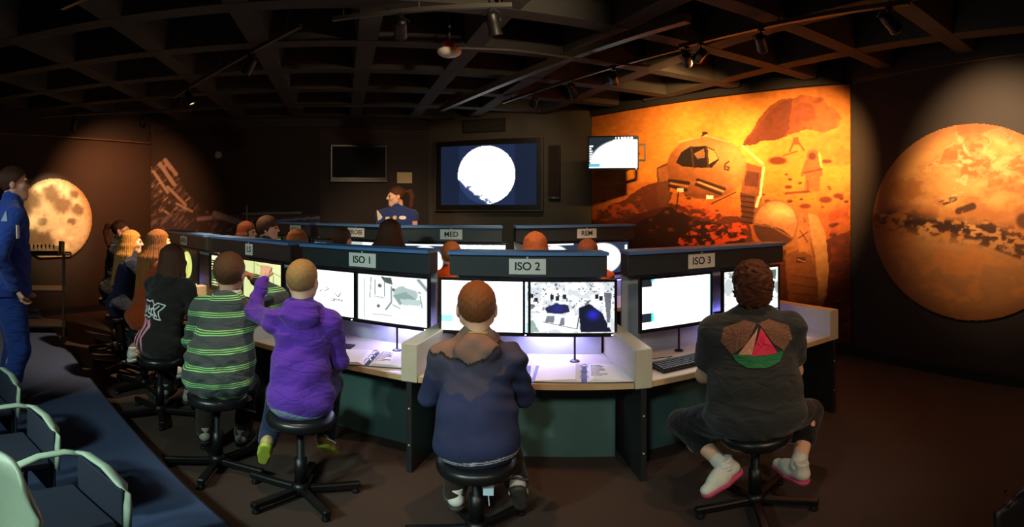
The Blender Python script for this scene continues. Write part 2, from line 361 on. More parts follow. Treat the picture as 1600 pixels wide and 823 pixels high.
    over(C, np.clip(seg(x, y, 1178, 386, 1240, 388, 4), 0, 1), H('#9a6a3e'))
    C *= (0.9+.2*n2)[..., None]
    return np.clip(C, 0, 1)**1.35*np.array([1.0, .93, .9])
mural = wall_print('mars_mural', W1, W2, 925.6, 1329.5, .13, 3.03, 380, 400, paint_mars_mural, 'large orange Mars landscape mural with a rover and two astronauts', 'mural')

def paint_mars(x, y):
    C = np.zeros(x.shape+(3,)); n1 = vnoise(x/38, y/24, 21, 5); n2 = vnoise(x/10, y/6, 25); C[...] = H('#c27a3a')
    over(C, sstep(.4, .7, n1), H('#e0a055'), .8); over(C, sstep(.55, .3, n1), H('#a5602e'), .55)
    over(C, inell(x, y, 1560, 250, 70, 40, .8)*sstep(.4, .6, n2), H('#eabf7c'), .5)
    band = sstep(26, 4, np.abs(y-(352+(x-1440)*.14+14*(n1-.5)))); over(C, band*sstep(.42, .58, n2), H('#4a2a1a'), .85)
    for (a, b, c, d, w) in ((1420, 348, 1500, 352, 5), (1470, 352, 1530, 360, 6), (1498, 330, 1520, 322, 4), (1500, 362, 1560, 372, 5), (1540, 352, 1600, 392, 6), (1470, 318, 1492, 310, 3), (1530, 374, 1600, 400, 5)): over(C, seg(x, y, a, b, c, d, w*1.7)*sstep(.35, .55, n2), H('#3a2117'), .8)
    over(C, inell(x, y, 1600, 345, 12, 12, .3), H('#4a2a1c'), .8); over(C, sstep(330, 420, y)*sstep(.4, .6, n1), H('#6d3f24'), .5)
    over(C, inpoly(x, y, [(1492, 200), (1520, 250), (1506, 300), (1484, 318), (1496, 270)])*sstep(.45, .6, n2), H('#f2cf90'), .5); over(C, sstep(.03, .0, np.abs(n1-.52))*sstep(330, 250, y), H('#f2cf90'), .45)
    limb = np.hypot((x-1524)/161, (y-347)/155); over(C, sstep(.8, 1.0, limb), H('#7d4a28'), .6)
    return C
mars = wall_print('mars_globe_print', W0, W1, 1360, 1692, .5, 2.65, 260, 240, paint_mars, 'big orange planet Mars print on the dark wall at the right', 'mural', mask=lambda x, y: np.hypot((x-1524)/161, (y-347)/155) < 1)

def paint_moon(x, y):
    C = np.zeros(x.shape+(3,)); n1 = vnoise(x/16, y/16, 31, 5); n2 = vnoise(x/5, y/5, 33); C[...] = H('#c9b48c'); over(C, sstep(.4, .7, n2), H('#a8926a'), .5)
    for (cx, cy, rx, ry) in ((46, 312, 17, 14), (80, 303, 13, 14), (98, 320, 16, 12), (115, 302, 7, 7), (122, 328, 8, 9), (50, 372, 16, 14), (72, 378, 12, 14), (112, 345, 6, 6), (40, 330, 10, 10), (66, 345, 9, 6)):
        over(C, inell(x+10*(n1-.5), y+10*(n2-.5), cx, cy, rx, ry, .45), H('#5f4a33'), .8)
    for (cx, cy, s) in ((48, 345, 9), (58, 292, 4), (100, 385, 4), (95, 362, 5), (110, 372, 3)): over(C, inell(x, y, cx, cy, s*1.6, s, .9), H('#f4e2b4'), .75)
    over(C, sstep(.85, 1.0, np.hypot((x-84)/61, (y-342)/66)), H('#8f7850'), .6)
    return C
moon = wall_print('moon_print', W5, W4, 22, 146, .9, 2.4, 110, 110, paint_moon, 'round full moon print on the brown wall behind the standing man', 'mural', mask=lambda x, y: np.hypot((x-84)/60.5, (y-343)/65) < 1, off=.02)

def paint_lunar(x, y):
    C = np.zeros(x.shape+(3,)); C[...] = H('#231c1a'); n1 = vnoise(x/9, y/9, 51); n2 = vnoise((x+y)/5, (y-x)/18, 53)
    peak = inpoly(x, y, [(235, 262), (248, 256), (258, 246), (272, 262), (290, 300), (330, 334), (345, 352), (345, 400), (235, 400)])
    over(C, peak, H('#3a302e')); over(C, peak*sstep(.5, .66, n2), H('#8f857a'), .9); over(C, peak*sstep(.55, .4, n1), H('#1d1817'), .6)
    for (a, b, c, d, w) in ((240, 268, 262, 300, 3), (250, 256, 272, 288, 4), (258, 250, 275, 272, 4), (262, 292, 290, 320, 3), (276, 318, 300, 330, 2.5), (258, 330, 285, 352, 2.5)): over(C, seg(x, y, a, b, c, d, w), H('#9c9186'), .85)
    low = sstep(332, 340, y-8*(n1-.5)); over(C, low, H('#39343a'), .9); over(C, low*sstep(.55, .7, n2), H('#6d6670'), .8)
    for (a, b, c, d, w) in ((336, 334, 380, 350, 6), (380, 334, 470, 332, 2), (430, 345, 520, 338, 2), (520, 342, 590, 334, 2.5), (480, 350, 560, 345, 2), (310, 342, 330, 340, 4)): over(C, seg(x, y, a, b, c, d, w), H('#8a8692'), .8)
    over(C, seg(x, y, 386, 322, 386, 345, 1.5), H('#7d7a74')); over(C, inell(x, y, 341, 242, 5.5, 5.5, .2), H('#9a958c'))
    return C
wall_print('lunar_mural', W4, W3, 236, 500, .6, 2.93, 230, 170, paint_lunar, 'dark moonscape mural with a rocky peak beside the moon print', 'mural')

# ------------------------------------------------------------------ consoles
M_fascia = mat('dark teal console panel', '#1f2a30', 0.5, 0.1, 12, 0.03, 200)
M_ledge = mat('blue console ledge', '#4a78b4', 0.5, 0.08, 20)
M_lam = mat('pale laminate', '#b7b09c', 0.45, 0.06, 40)
M_desk = mat('light desk laminate', '#c9bfae', 0.4, 0.05, 25)
M_edge = mat('tan desk edge', '#b99a72', 0.5, 0.08, 60)
M_panel = mat('blue green laminate panel', '#4d6c68', 0.35, 0.12, 5)
M_cons = mat('black console laminate', '#1b1c20', 0.5, 0.1, 15)
M_bezel = mat('black monitor plastic', '#0c0c0e', 0.3, 0.1, 50)
M_paper = mat('white paper', '#eceae6', 0.7, 0.03, 60)
M_letter = mat('black lettering', '#15171c', 0.6, 0.02, 20)
M_plate = mat('white sign card', '#d9dfdc', 0.6, 0.03, 30)
M_led = glow('white led', '#f4f4ff', 6.0)
M_backp = mat('grey console back board', '#9fa3ac', 0.5, 0.05, 15)

def offset_row(V, depth):
    B = []
    for i, p in enumerate(V):
        ns = []
        for a, b in ((i-1, i), (i, i+1)):
            if 0 <= a and b < len(V):
                d = (V[b]-V[a]).normalized(); n = Vector((-d.y, d.x, 0)); ns.append(n if n.y > 0 else -n)
        n = sum(ns, Vector((0, 0, 0))); n.normalize(); B.append(p+n*(depth/max(.6, n.dot(ns[0]))))
    return B
def prism(poly, z0, z1): mb = MB(); mb.loft([[(p.x, p.y, z0) for p in poly], [(p.x, p.y, z1) for p in poly]]); return mb
DESK = .66
STATIONS = []
def station(Lf, Rf, Lb, Rb, sign, label, zoff, group):
    X = (Rf-Lf).normalized(); Y = Vector((-X.y, X.x, 0)); mid = (Lf+Rf)/2; w = (Rf-Lf).length
    rz = math.atan2(X.y, X.x); t = thing('console_station', label, 'console', mid, rz, group)
    inv = Matrix.Rotation(-rz, 3, 'Z')
    loc = lambda p: inv @ (p-mid)
    l0, r0, lb, rb = map(loc, (Lf, Rf, Lb, Rb))
    def xl(y): return l0.x+(lb.x-l0.x)*y/lb.y+.052
    def xr(y): return r0.x+(rb.x-r0.x)*y/rb.y-.052
    Q = lambda y0, y1, i=0.0: [Vector((xl(y0)+i, y0, 0)), Vector((xr(y0)-i, y0, 0)), Vector((xr(y1)-i, y1, 0)), Vector((xl(y1)+i, y1, 0))]
    prism(Q(.012, .64), DESK-.032, DESK).build('desk_top', M_desk, t)
    prism(Q(0, .012), DESK-.036, DESK-.001).build('desk_edge', M_edge, t)
    prism(Q(.36, .38), 0, DESK-.034).build('front_panel', M_panel, t)
    H_ = 1.35+zoff
    prism(Q(.61, .63, .02), DESK, H_-.003).build('back_board', M_backp, t)
    fa = prism(Q(.47, .49, .02), 1.212+zoff, H_-.002).build('fascia', M_fascia, t)
    prism(Q(.44, .645, .015), H_, H_+.022).build('top_ledge', M_ledge, t)
    for q in (xl(.55)+.03, xr(.55)-.03):
        mb = MB(); mb.box((q-.008, .491, 1.212+zoff), (q+.008, .608, H_-.004)); mb.build('bracket', M_cons, t)
    xc = (xl(.45)+xr(.45))/2; W = xr(.45)-xl(.45)
    W4m = Matrix.Translation(mid) @ Matrix.Rotation(rz, 4, 'Z')
    st = dict(t=t, M=W4m, xc=xc, W=W, zoff=zoff, rz=rz, sign=sign, xl=xl, xr=xr)
    STATIONS.append(st); return st
def divider(Vf, Vb, label, group, end=False):
    d = (Vb-Vf).normalized(); rz = math.atan2(d.y, d.x)-math.pi/2; Ln = (Vb-Vf).length
    t = thing('desk_divider', label, 'divider', Vf, rz, group)
    mb = MB(); mb.box((-.05, -.004, DESK-.037), (.05, Ln, .862), bev=.004); mb.build('divider_box', M_lam, t)
    mb = MB(); mb.box((-.016, -.002, 0), (.016, Ln-.02, DESK-.038)); mb.build('support_panel', M_cons, t)
    for z in (.2, .45):
        mb = MB(); mb.lathe([(.006, 0), (.005, .002)], 8, Matrix.Translation((0, -.002, z)) @ Matrix.Rotation(math.pi/2, 4, 'X')); mb.build('screw', M_lam, t)
    return t
def sign_card(st, text, xoff, zc, label):
    n = len(text); w = {1: .09, 2: .115, 3: .225, 4: .2, 5: .235}[n]; hgt = .1; size = .072
    p = st['M'] @ Vector((st['xc']+xoff, .4675, zc+st['zoff']))
    t = thing('station_sign', label, 'sign', p-Vector((0, 0, hgt/2)), st['rz'], 'station name cards')
    mb = MB(); mb.box((-w/2, -.004, 0), (w/2, 0, hgt)); mb.build('card', M_plate, t)
    me = text_mesh(text, size, .0006, .0012)
    o = link('lettering', me, M_letter, t, Matrix.Translation((0, -.0052, hgt/2)) @ Matrix.Rotation(math.pi/2, 4, 'X'))
    bb = [v.co.x for v in me.vertices]; wd_ = max(bb)-min(bb)
    if wd_ > w*.82: o.scale.x = w*.82/wd_
    mb = MB(); mb.lathe([(.0, 0), (.007, 0), (.004, .006), (0, .006)], 8, Matrix.Translation((0, -.004, hgt+.008)) @ Matrix.Rotation(math.pi/2, 4, 'X')); mb.build('pin', M_plate, t)
    return t

# screens ------------------------------------------------------------
def U(x, y): return np.zeros(x.shape+(3,))
def textrows(C, x, y, x0, x1, y0, y1, rows, col, seed=0, fill=.62, h=.5):
    r = np.random.default_rng(seed); dy = (y1-y0)/rows
    for k in range(rows):
        e = x0+(x1-x0)*r.uniform(.55, 1); m = inbox(x, y, x0, y0+k*dy, e, y0+k*dy+dy*h)*(vnoise(x*90, y*5+k*7, seed+k, 1) > .5*fill); over(C, m, col)
def scr_menu_dial(x, y):
    C = U(x, y); C[...] = H('#10140c'); textrows(C, x, y, .05, .32, .1, .95, 11, H('#dfe6a8'), 2); over(C, inbox(x, y, .05, .02, .55, .09), H('#e8eecf')); over(C, inbox(x, y, .05, .5, .3, .7), H('#3d5a34')); over(C, inell(x, y, .72, .5, .25, .42), H('#b9c268')); return C
def scr_dial(x, y):
    C = U(x, y); C[...] = H('#0d0f0b'); over(C, inell(x, y, .45, .5, .27, .46), H('#c2c86c')); over(C, inell(x, y, .4, .35, .12, .14, .8), H('#e2e69a'), .6); over(C, seg(x, y, .45, .9, .5, .5, .015), H('#8a9048')); return C
def scr_leftpanel(x, y):
    C = U(x, y); C[...] = H('#c6cc86'); textrows(C, x, y, .05, .9, .08, .9, 7, H('#6f7a40'), 7); over(C, inbox(x, y, 0, 0, 1, .06)+inbox(x, y, .93, 0, 1, 1), H('#0e100c')); return C
def scr_door(x, y):
    C = U(x, y); C[...] = H('#c3cc8e'); over(C, sstep(.2, 1, x)[...]*sstep(.9, .1, y), H('#d9dfae'), .6); over(C, seg(x, y, .35, .06, 1, .3, .012)+seg(x, y, .3, .0, .3, .9, .012)+seg(x, y, .8, .3, .8, .95, .014), H('#6f7a4c'), .8)
    over(C, inpoly(x, y, [(.55, .5), (.62, .5), (.72, .6), (.66, .95), (.6, .95), (.64, .64)]), H('#77805a')); over(C, inbox(x, y, .84, .55, .95, 1), H('#a4645a')); over(C, inbox(x, y, .87, .55, .9, 1), H('#c08a78')); over(C, inpoly(x, y, [(.5, .55), (.6, .6), (.62, 1), (.5, 1)]), H('#eef0cc'), .8); return C
def scr_white_sketch(x, y):
    C = U(x, y); C[...] = H('#fbffff')
    for (a, b, c, d) in ((.5, .48, .58, .42), (.58, .42, .53, .38), (.62, .62, .8, .66), (.68, .5, .74, .58), (.74, .58, .78, .48), (.3, .85, .36, .82), (.42, .5, .46, .46)): over(C, seg(x, y, a, b, c, d, .012), H('#55605e'))
    over(C, inbox(x, y, .62, .62, .82, .7)*(vnoise(x*80, y*40, 3, 1) > .5), H('#7a8482')); over(C, inbox(x, y, .0, .3, .12, .9)*(vnoise(x*60, y*25, 5, 1) > .7), H('#9aa6a4')); return C
def scr_greyphoto(x, y):
    C = U(x, y); C[...] = H('#f2fafa'); n = vnoise(x*10, y*7, 8)
    over(C, sstep(.5, .62, n), H('#ffffff')); over(C, inell(x, y, .7, .35, .17, .17, .1), H('#a9bcb8')); over(C, inpoly(x, y, [(.52, .4), (.7, .3), (.86, .45), (.7, .5), (.62, .6)]), H('#8aa09c')); over(C, inpoly(x, y, [(.62, .46), (.92, .44), (.9, .56), (.66, .58)]), H('#b6cbc8'))
    over(C, inpoly(x, y, [(.34, .02), (.5, .04), (.52, .18), (.4, .14)]), H('#4c5654')); over(C, inell(x, y, .33, .22, .03, .04)+inell(x, y, .31, .66, .025, .035)+inell(x, y, .53, .28, .025, .03), H('#5d6664'))
    for (a, b, c, d, w) in ((.5, .22, .5, .55, .014), (.5, .55, .42, .72, .018), (.1, .1, .1, .95, .008), (.2, .05, .18, .5, .008), (.25, .45, .4, .48, .01), (.26, .1, .26, .42, .008), (.4, .12, .4, .44, .008), (.22, .85, .5, .84, .008), (.52, .6, .62, .66, .012), (.78, .1, .9, .3, .02), (.88, .04, 1, .24, .03), (.9, .36, .93, .6, .01)): over(C, seg(x, y, a, b, c, d, w), H('#7c8886'), .9)
    over(C, inpoly(x, y, [(.58, .05), (.8, .02), (.96, .3), (.7, .22)]), H('#ffffff'), .8); return C
def scr_app(x, y):
    C = U(x, y); C[...] = H('#fdffff'); over(C, inbox(x, y, 0, 0, .12, .95), H('#d8e6e6')); textrows(C, x, y, .01, .11, .04, .65, 8, H('#9fb4b4'), 4); over(C, inbox(x, y, 0, .7, .13, .84), H('#6fa8a8')); over(C, inbox(x, y, .98, 0, 1, 1), H('#8fc8d8')); over(C, inbox(x, y, 0, 0, .2, .03), H('#ffffff')); return C
def scr_fisheye_room(x, y):
    C = U(x, y); C[...] = H('#cfd6dc'); n = vnoise(x*14, y*10, 12); n2 = vnoise(x*30, y*22, 14)
    over(C, sstep(.42, .5, n), H('#ffffff')); over(C, (n2 > .66)*sstep(.9, .3, y), H('#3a4048'), .8)
    over(C, inpoly(x, y, [(.22, .5), (.34, .42), (.48, .44), (.5, .58), (.4, .62), (.24, .6)]), H('#23264a')); over(C, inpoly(x, y, [(.6, .5), (.72, .42), (.86, .6), (.97, .98), (.62, .98), (.6, .62)]), H('#14172c')); over(C, inell(x, y, .76, .64, .06, .09, .9), H('#2a2ad0'), .9); over(C, inell(x, y, .36, .52, .06, .07, .9), H('#2c2c9a'), .7)
    over(C, inpoly(x, y, [(.1, .62), (.2, .6), (.6, .68), (.6, .96), (.4, .95), (.12, .82)]), H('#fbfdff')); over(C, inpoly(x, y, [(.24, .66), (.33, .66), (.32, .8), (.22, .78)])+inpoly(x, y, [(.4, .7), (.44, .7), (.44, .84), (.38, .84)]), H('#767d88')); over(C, seg(x, y, .2, .78, .58, .92, .008)+seg(x, y, .58, .92, .6, .68, .008), H('#333842'))
    for (a, b, c, d) in ((.84, .14, .95, .86), (.98, .2, .93, .88), (.9, .16, .9, .72), (.86, .3, .96, .34), (.86, .5, .95, .55)): over(C, seg(x, y, a, b, c, d, .012), H('#ffffff'))
    over(C, inpoly(x, y, [(.88, .2), (.97, .22), (.95, .8), (.92, .8)]), H('#2a2f3a'), .7)
    for (a, b) in ((.28, .25), (.34, .27), (.42, .24), (.78, .24), (.83, .27), (.05, .22), (.1, .3)): over(C, inbox(x, y, a, b, a+.04, b+.09), H('#1d2128'))
    over(C, inpoly(x, y, [(.0, .82), (.08, .75), (.16, .98), (0, 1)]), H('#7d9a8c'), .8); over(C, inpoly(x, y, [(.02, .1), (.12, .2), (.1, .5), (.0, .6)])*(n2 > .5), H('#555c62'), .7); return C
def scr_list_white(x, y):
    C = U(x, y); C[...] = H('#ffffff'); over(C, inbox(x, y, 0, 0, .14, .15), H('#101418')); over(C, inbox(x, y, 0, .68, .13, .86), H('#11161a')); over(C, inbox(x, y, .135, 0, .17, .06)+inbox(x, y, .13, .68, .17, .86), H('#34b4c8'))
    textrows(C, x, y, .0, .035, .18, .6, 9, H('#20282c'), 3, .3, .45); over(C, inbox(x, y, 0, .9, .17, .915)+inbox(x, y, 0, .95, .17, .965), H('#5a6468')); over(C, inbox(x, y, .97, 0, 1, 1), H('#9fe0ea')); over(C, seg(x, y, .76, .42, .86, .38, .012)+seg(x, y, .6, .46, .66, .48, .012), H('#8d9696')); return C
def scr_blobs(x, y):
    C = U(x, y); C[...] = H('#fbfffb'); n = vnoise(x*9, y*7, 18)
    over(C, sstep(.56, .62, n)*sstep(.95, .5, y), H('#6f7d78'), .8); over(C, inpoly(x, y, [(.8, .05), (.97, .05), (.96, .3), (.86, .25)]), H('#56665e')); over(C, inpoly(x, y, [(.55, .05), (.72, .1), (.74, .3), (.6, .2)]), H('#444e4c')); over(C, inell(x, y, .08, .35, .07, .2), H('#b8c2c0')); return C
def scr_planet_left(x, y):
    C = U(x, y); C[...] = H('#1c2634'); over(C, inell(x, y, .52, .55, .33, .5), H('#f4f8fa')); over(C, inbox(x, y, 0, 0, .1, 1), H('#3f6ea0')); over(C, inbox(x, y, .0, .0, .9, .05), H('#cfd8e0')); return C
def scr_white_map(x, y):
    C = U(x, y); C[...] = H('#eaf2f6'); over(C, (vnoise(x*18, y*12, 28) > .58), H('#a9b8c4'), .8); over(C, inbox(x, y, .0, .9, 1, 1), H('#2a3640')); return C
def scr_planet_grey(x, y):
    C = U(x, y); C[...] = H('#20283a'); over(C, inell(x, y, .42, .52, .42, .5), H('#f0f4f6')); over(C, inbox(x, y, .93, .1, .98, .3), H('#e8eef2')); over(C, sstep(.55, .62, vnoise(x*10, y*10, 32))*inell(x, y, .42, .52, .42, .5), H('#d0d8de'), .6); return C
def scr_list_dark(x, y):
    C = U(x, y); C[...] = H('#10161a'); textrows(C, x, y, .05, .5, .1, .9, 7, H('#e6eef0'), 22); over(C, inell(x, y, .75, .5, .2, .32), H('#cfe0b0')); return C
def scr_lime(x, y):
    C = U(x, y); C[...] = H('#141a12'); over(C, inell(x, y, .5, .5, .32, .48), H('#c4d488')); return C
def scr_greenlist(x, y):
    C = U(x, y); C[...] = H('#1a2412'); textrows(C, x, y, .04, .36, .05, .95, 9, H('#cfe08a'), 29); over(C, inpoly(x, y, [(.4, .2), (1, .1), (1, .9), (.4, 1)]), H('#9fb06a')); return C
def scr_small_white(x, y):
    C = U(x, y); C[...] = H('#e8f0f2'); over(C, inpoly(x, y, [(0, 0), (.35, 0), (.2, 1), (0, 1)]), H('#9fb0a8')); return C
def scr_tv_moon(x, y):
    C = U(x, y); C[...] = H('#0d1526'); over(C, inbox(x, y, .2, 0, .78, 1), H('#121c33')); n = vnoise(x*30, y*20, 41)
    d = np.hypot((x-.485)*1.62, (y-.5))/.5; lit = (d < .97)*(1-sstep(-.02, .02, -( (x-.5)*.8-(y-.5)*.62+.30-.06*(n-.5)))); over(C, (d < .97)*lit, H('#ffffff')); over(C, inbox(x, y, .2, 0, .78, 1)*(d < .97)*(1-lit), H('#1f2c4c'), .8); over(C, (d < .97)*sstep(.05, .0, np.abs((x-.5)*.8-(y-.5)*.62+.27))*(n > .55), H('#2c3a5c'), .9); return C
def scr_wall_monitor(x, y):
    C = U(x, y); C[...] = H('#121a1e'); over(C, np.maximum(inell(x, y, .75, .85, .72, .78), inbox(x, y, .5, .1, 1, .9)), H('#ffffff')); over(C, inbox(x, y, .0, .88, 1, 1), H('#dfe6e8')); over(C, inbox(x, y, 0, .86, .22, .97), H('#4a8090'))
    textrows(C, x, y, .01, .08, .28, .82, 7, H('#e8f0f4'), 31, .2); over(C, inbox(x, y, .55, .0, .9, .06)*(vnoise(x*60, y*4, 9, 1) > .4), H('#ffffff')); over(C, inbox(x, y, .4, .93, .66, .95)+inbox(x, y, .7, .93, .95, .95), H('#7a8488')); return C
def screen_mesh(name, w, h, paint, nu):
    nv = max(8, int(nu*h/w)); Uu, Vv = np.meshgrid(np.linspace(0, 1, nu), np.linspace(0, 1, nv))
    P = np.stack([(Uu-.5)*w, 0*Uu, (.5-Vv)*h], -1); me = np_mesh(name, P.reshape(-1, 3), grid_faces(nu, nv)[:, ::-1]); ink(me, paint(Uu, Vv)); return me
_mon = {}
def monitor_parts(t, w, h, paint, nu, emit, zc, stand=True, th=.045, desk_z=None):
    b = .016; mb = MB()
    o = [(-w/2-b, -h/2-b-.008), (w/2+b, -h/2-b-.008), (w/2+b, h/2+b), (-w/2-b, h/2+b)]; i = [(-w/2, -h/2), (w/2, -h/2), (w/2, h/2), (-w/2, h/2)]
    vs = [(x, -.004, z) for x, z in o]+[(x, -.004, z) for x, z in i]+[(x, .006, z) for x, z in i]+[(x, .02, z) for x, z in o]+[(x*.8, th, z*.8) for x, z in o]
    fs = []
    for a, c in ((0, 4), (4, 8)):
        for k in range(4): fs.append((a+k, a+(k+1) % 4, c+(k+1) % 4, c+k))
    for k in range(4): fs.append((k, 12+k, 12+(k+1) % 4, (k+1) % 4)); fs.append((12+k, 16+k, 16+(k+1) % 4, 12+(k+1) % 4))
    fs.append((16, 17, 18, 19)); fs.append((8, 9, 10, 11)); mb.add(vs, fs)
    mb.build('housing', M_bezel, t, Matrix.Translation((0, 0, zc)))
    link('screen', screen_mesh('screen', w-.002, h-.002, paint, nu), print_mat('lit screen %g' % emit, .2, emit), t, Matrix.Translation((0, .0045, zc)))
    mb = MB(); mb.box((w/2-.02, -.006, -h/2-.016), (w/2-.012, -.004, -h/2-.011)); mb.build('power_light', M_led, t, Matrix.Translation((0, 0, zc)))
    if stand:
        mb = MB(); mb.tube([(.03, .03, zc-h/2), (.03, .03, desk_z+.01)], .0075, 8); mb.build('stand_pole', M_bezel, t)
        mb = MB(); mb.lathe([(0, 0), (.032, 0), (.03, .008), (.012, .014), (0, .014)], 16); mb.build('stand_foot', M_bezel, t, Matrix.Translation((.03, .03, desk_z)))
    else:
        mb = MB(); mb.box((-.05, th-.01, -.06), (.05, .128, .06)); mb.build('wall_mount', M_bezel, t, Matrix.Translation((0, 0, zc)))
def console_monitor(st, side, paint, label, nu=110, emit=1.6, dx=0.0, y=.415, w=.556, h=.33):
    x = st['xc']+side*(min(.3, st['W']/4+.005))+dx; zc = 1.022+st['zoff']
    p = st['M'] @ Vector((x, y, 0)); p.z = DESK
    t = thing('monitor', label, 'monitor', p, st['rz'], 'console monitors')
    monitor_parts(t, w, h, paint, nu, emit, zc-DESK, True, .045, 0.0); return t

ROW1 = [Vector(p) for p in ((-4.45, 4.75, 0), (-3.15, 3.93, 0), (-1.85, 3.28, 0), (-.58, 2.85, 0), (.71, 2.70, 0), (2.3, 3.16, 0))]
B1 = offset_row(ROW1, .65)
names1 = [('DATA', 'console station at the far left of the near row, with the DATA card'), ('LS', 'console station with the LS card, facing the boy in stripes'), ('ISO 1', 'console station with the ISO 1 card, open binder on its desk'),
          ('ISO 2', 'console station with the ISO 2 card, in the middle of the near row'), ('ISO 3', 'console station with the ISO 3 card at the right end of the near row')]
S1 = [station(ROW1[i], ROW1[i+1], B1[i], B1[i+1], n, l, 0, 'near row of consoles') for i, (n, l) in enumerate(names1)]
dl = ['pale end board of the near console row beside the DATA card', 'pale divider box between the DATA and LS stations', 'pale divider box between the LS and ISO 1 stations', 'pale divider box between the open binder and the boy in navy', 'pale divider box beside the dark keyboard', 'pale end board at the right end of the near console row']
for i in range(6): divider(ROW1[i], B1[i], dl[i], 'near row dividers')
ROW2 = [Vector(p) for p in ((-3.55, 5.8, 0), (-2.5, 5.2, 0), (-1.3, 4.68, 0), (.03, 4.6, 0), (1.55, 5.08, 0))]
B2 = offset_row(ROW2, .65)
names2 = [('NAV', 'console station with the NAV card at the left end of the far row'), ('PROBE', 'console station with the PROBE card in the far row'), ('MED', 'console station with the MED card in the far row'), ('REM', 'console station with the REM card at the right end of the far row')]
S2 = [station(ROW2[i], ROW2[i+1], B2[i], B2[i+1], n, l, .1, 'far row of consoles') for i, (n, l) in enumerate(names2)]
dl2 = ['pale end board of the far console row beside the NAV card', 'pale divider box between the NAV and PROBE stations', 'pale divider box between the PROBE and MED stations', 'pale divider box between the MED and REM stations', 'pale end board of the far console row beside the REM card']
for i in range(5): divider(ROW2[i], B2[i], dl2[i], 'far row dividers')
for st, dx in zip(S1, (.05, .04, .02, .0, -.12)): sign_card(st, st['sign'], dx, 1.278, {'DATA': 'white card lettered DATA at the far left', 'LS': 'white card lettered LS above the boy in stripes', 'ISO 1': 'white card lettered ISO 1, above the pale grey machine photo', 'ISO 2': 'white card lettered ISO 2, in the middle of the near row', 'ISO 3': 'white card lettered ISO 3, above the woman with curly hair'}[st['sign']])
for st, dx in zip(S2, (.22, .06, .0, .1)): sign_card(st, st['sign'], dx, 1.285, 'white card lettered %s on the far console fascia' % st['sign'])
console_monitor(S1[0], -1, scr_leftpanel, 'left monitor of the DATA station, yellow-green panel on screen', 60, 1.0)
console_monitor(S1[0], 1, scr_dial, 'right monitor of the DATA station, tall yellow-green disc on black', 70, 1.0)
console_monitor(S1[1], -1, scr_menu_dial, 'left monitor of the LS station, list of white lines on black', 80, 1.0)
console_monitor(S1[1], 1, scr_door, 'right monitor of the LS station, pale green camera picture', 90, 1.0)
console_monitor(S1[2], -1, scr_white_sketch, 'left monitor of the ISO 1 station, white page with small marks', 110, 1.3)
console_monitor(S1[2], 1, scr_greyphoto, 'right monitor of the ISO 1 station, pale grey machine photo', 130, .85)
console_monitor(S1[3], -1, scr_app, 'left monitor of the ISO 2 station, plain white window with sidebar', 110, 2.2)
console_monitor(S1[3], 1, scr_fisheye_room, 'right monitor of the ISO 2 station, fisheye view of a room', 150, .85)
console_monitor(S1[4], -1, scr_list_white, 'left monitor of the ISO 3 station, white page with a list at its left', 110, 2.2, dx=-.06)
console_monitor(S1[4], 1, scr_blobs, 'right monitor of the ISO 3 station, grey and white camera picture', 110, .95, dx=.02)
console_monitor(S2[0], -1, scr_greenlist, 'left monitor of the NAV station, green list on screen', 40, 1.1)
console_monitor(S2[0], 1, scr_lime, 'right monitor of the NAV station, pale green disc on black', 40, 1.1)
console_monitor(S2[1], -1, scr_list_dark, 'left monitor of the PROBE station, white lines on black', 40, 1.1)
console_monitor(S2[1], 1, scr_small_white, 'right monitor of the PROBE station, pale grey picture', 40, 1.1)
console_monitor(S2[2], -1, scr_planet_left, 'left monitor of the MED station, white globe with blue edge', 60, 1.4)
console_monitor(S2[2], 1, scr_white_map, 'right monitor of the MED station, pale map picture', 60, 1.4)
console_monitor(S2[3], -1, scr_planet_left, 'left monitor of the REM station, top of a white globe', 60, 1.4)
console_monitor(S2[3], 1, scr_planet_grey, 'right monitor of the REM station, white globe on dark blue', 60, 1.4)
# led bars under the hutches throw the violet-white light on the desks
def led_bar(st, dx, ln, strength, col, label):
    p = st['M'] @ Vector((st['xc']+dx, .54, 0)); p.z = .86
    t = thing('desk_light_bar', label, 'lamp', p, st['rz'], 'light bars under the consoles')
    mb = MB(); mb.box((-ln/2, -.012, 0), (ln/2, .012, .016), bev=.003); mb.build('housing', M_bezel, t)
    mb = MB(); mb.box((-ln/2+.01, -.009, -.004), (ln/2-.01, .009, -.0005)); mb.build('tube', glow('light bar %s %g' % (col, strength), col, strength), t)
    mb = MB(); mb.box((-.02, .012, .004), (.02, .069, .012)); mb.build('bracket', M_bezel, t)
led_bar(S1[0], .1, .4, 5, '#8f86ff', 'slim light bar under the DATA monitors'); led_bar(S1[1], .2, .4, 5, '#8f86ff', 'slim light bar under the LS monitors')
led_bar(S1[2], .3, .3, 150, '#b8b0ff', 'slim light bar over the binder by the boy in purple'); led_bar(S1[3], .16, .34, 150, '#b8b0ff', 'slim light bar under the fisheye room picture'); led_bar(S1[4], .25, .4, 50, '#8f86ff', 'slim light bar in front of the woman with the pink back')
led_bar(S2[3], .45, .3, 20, '#8f86ff', 'slim light bar under the REM monitors'); led_bar(S2[2], .1, .3, 12, '#8f86ff', 'slim light bar under the MED monitors')

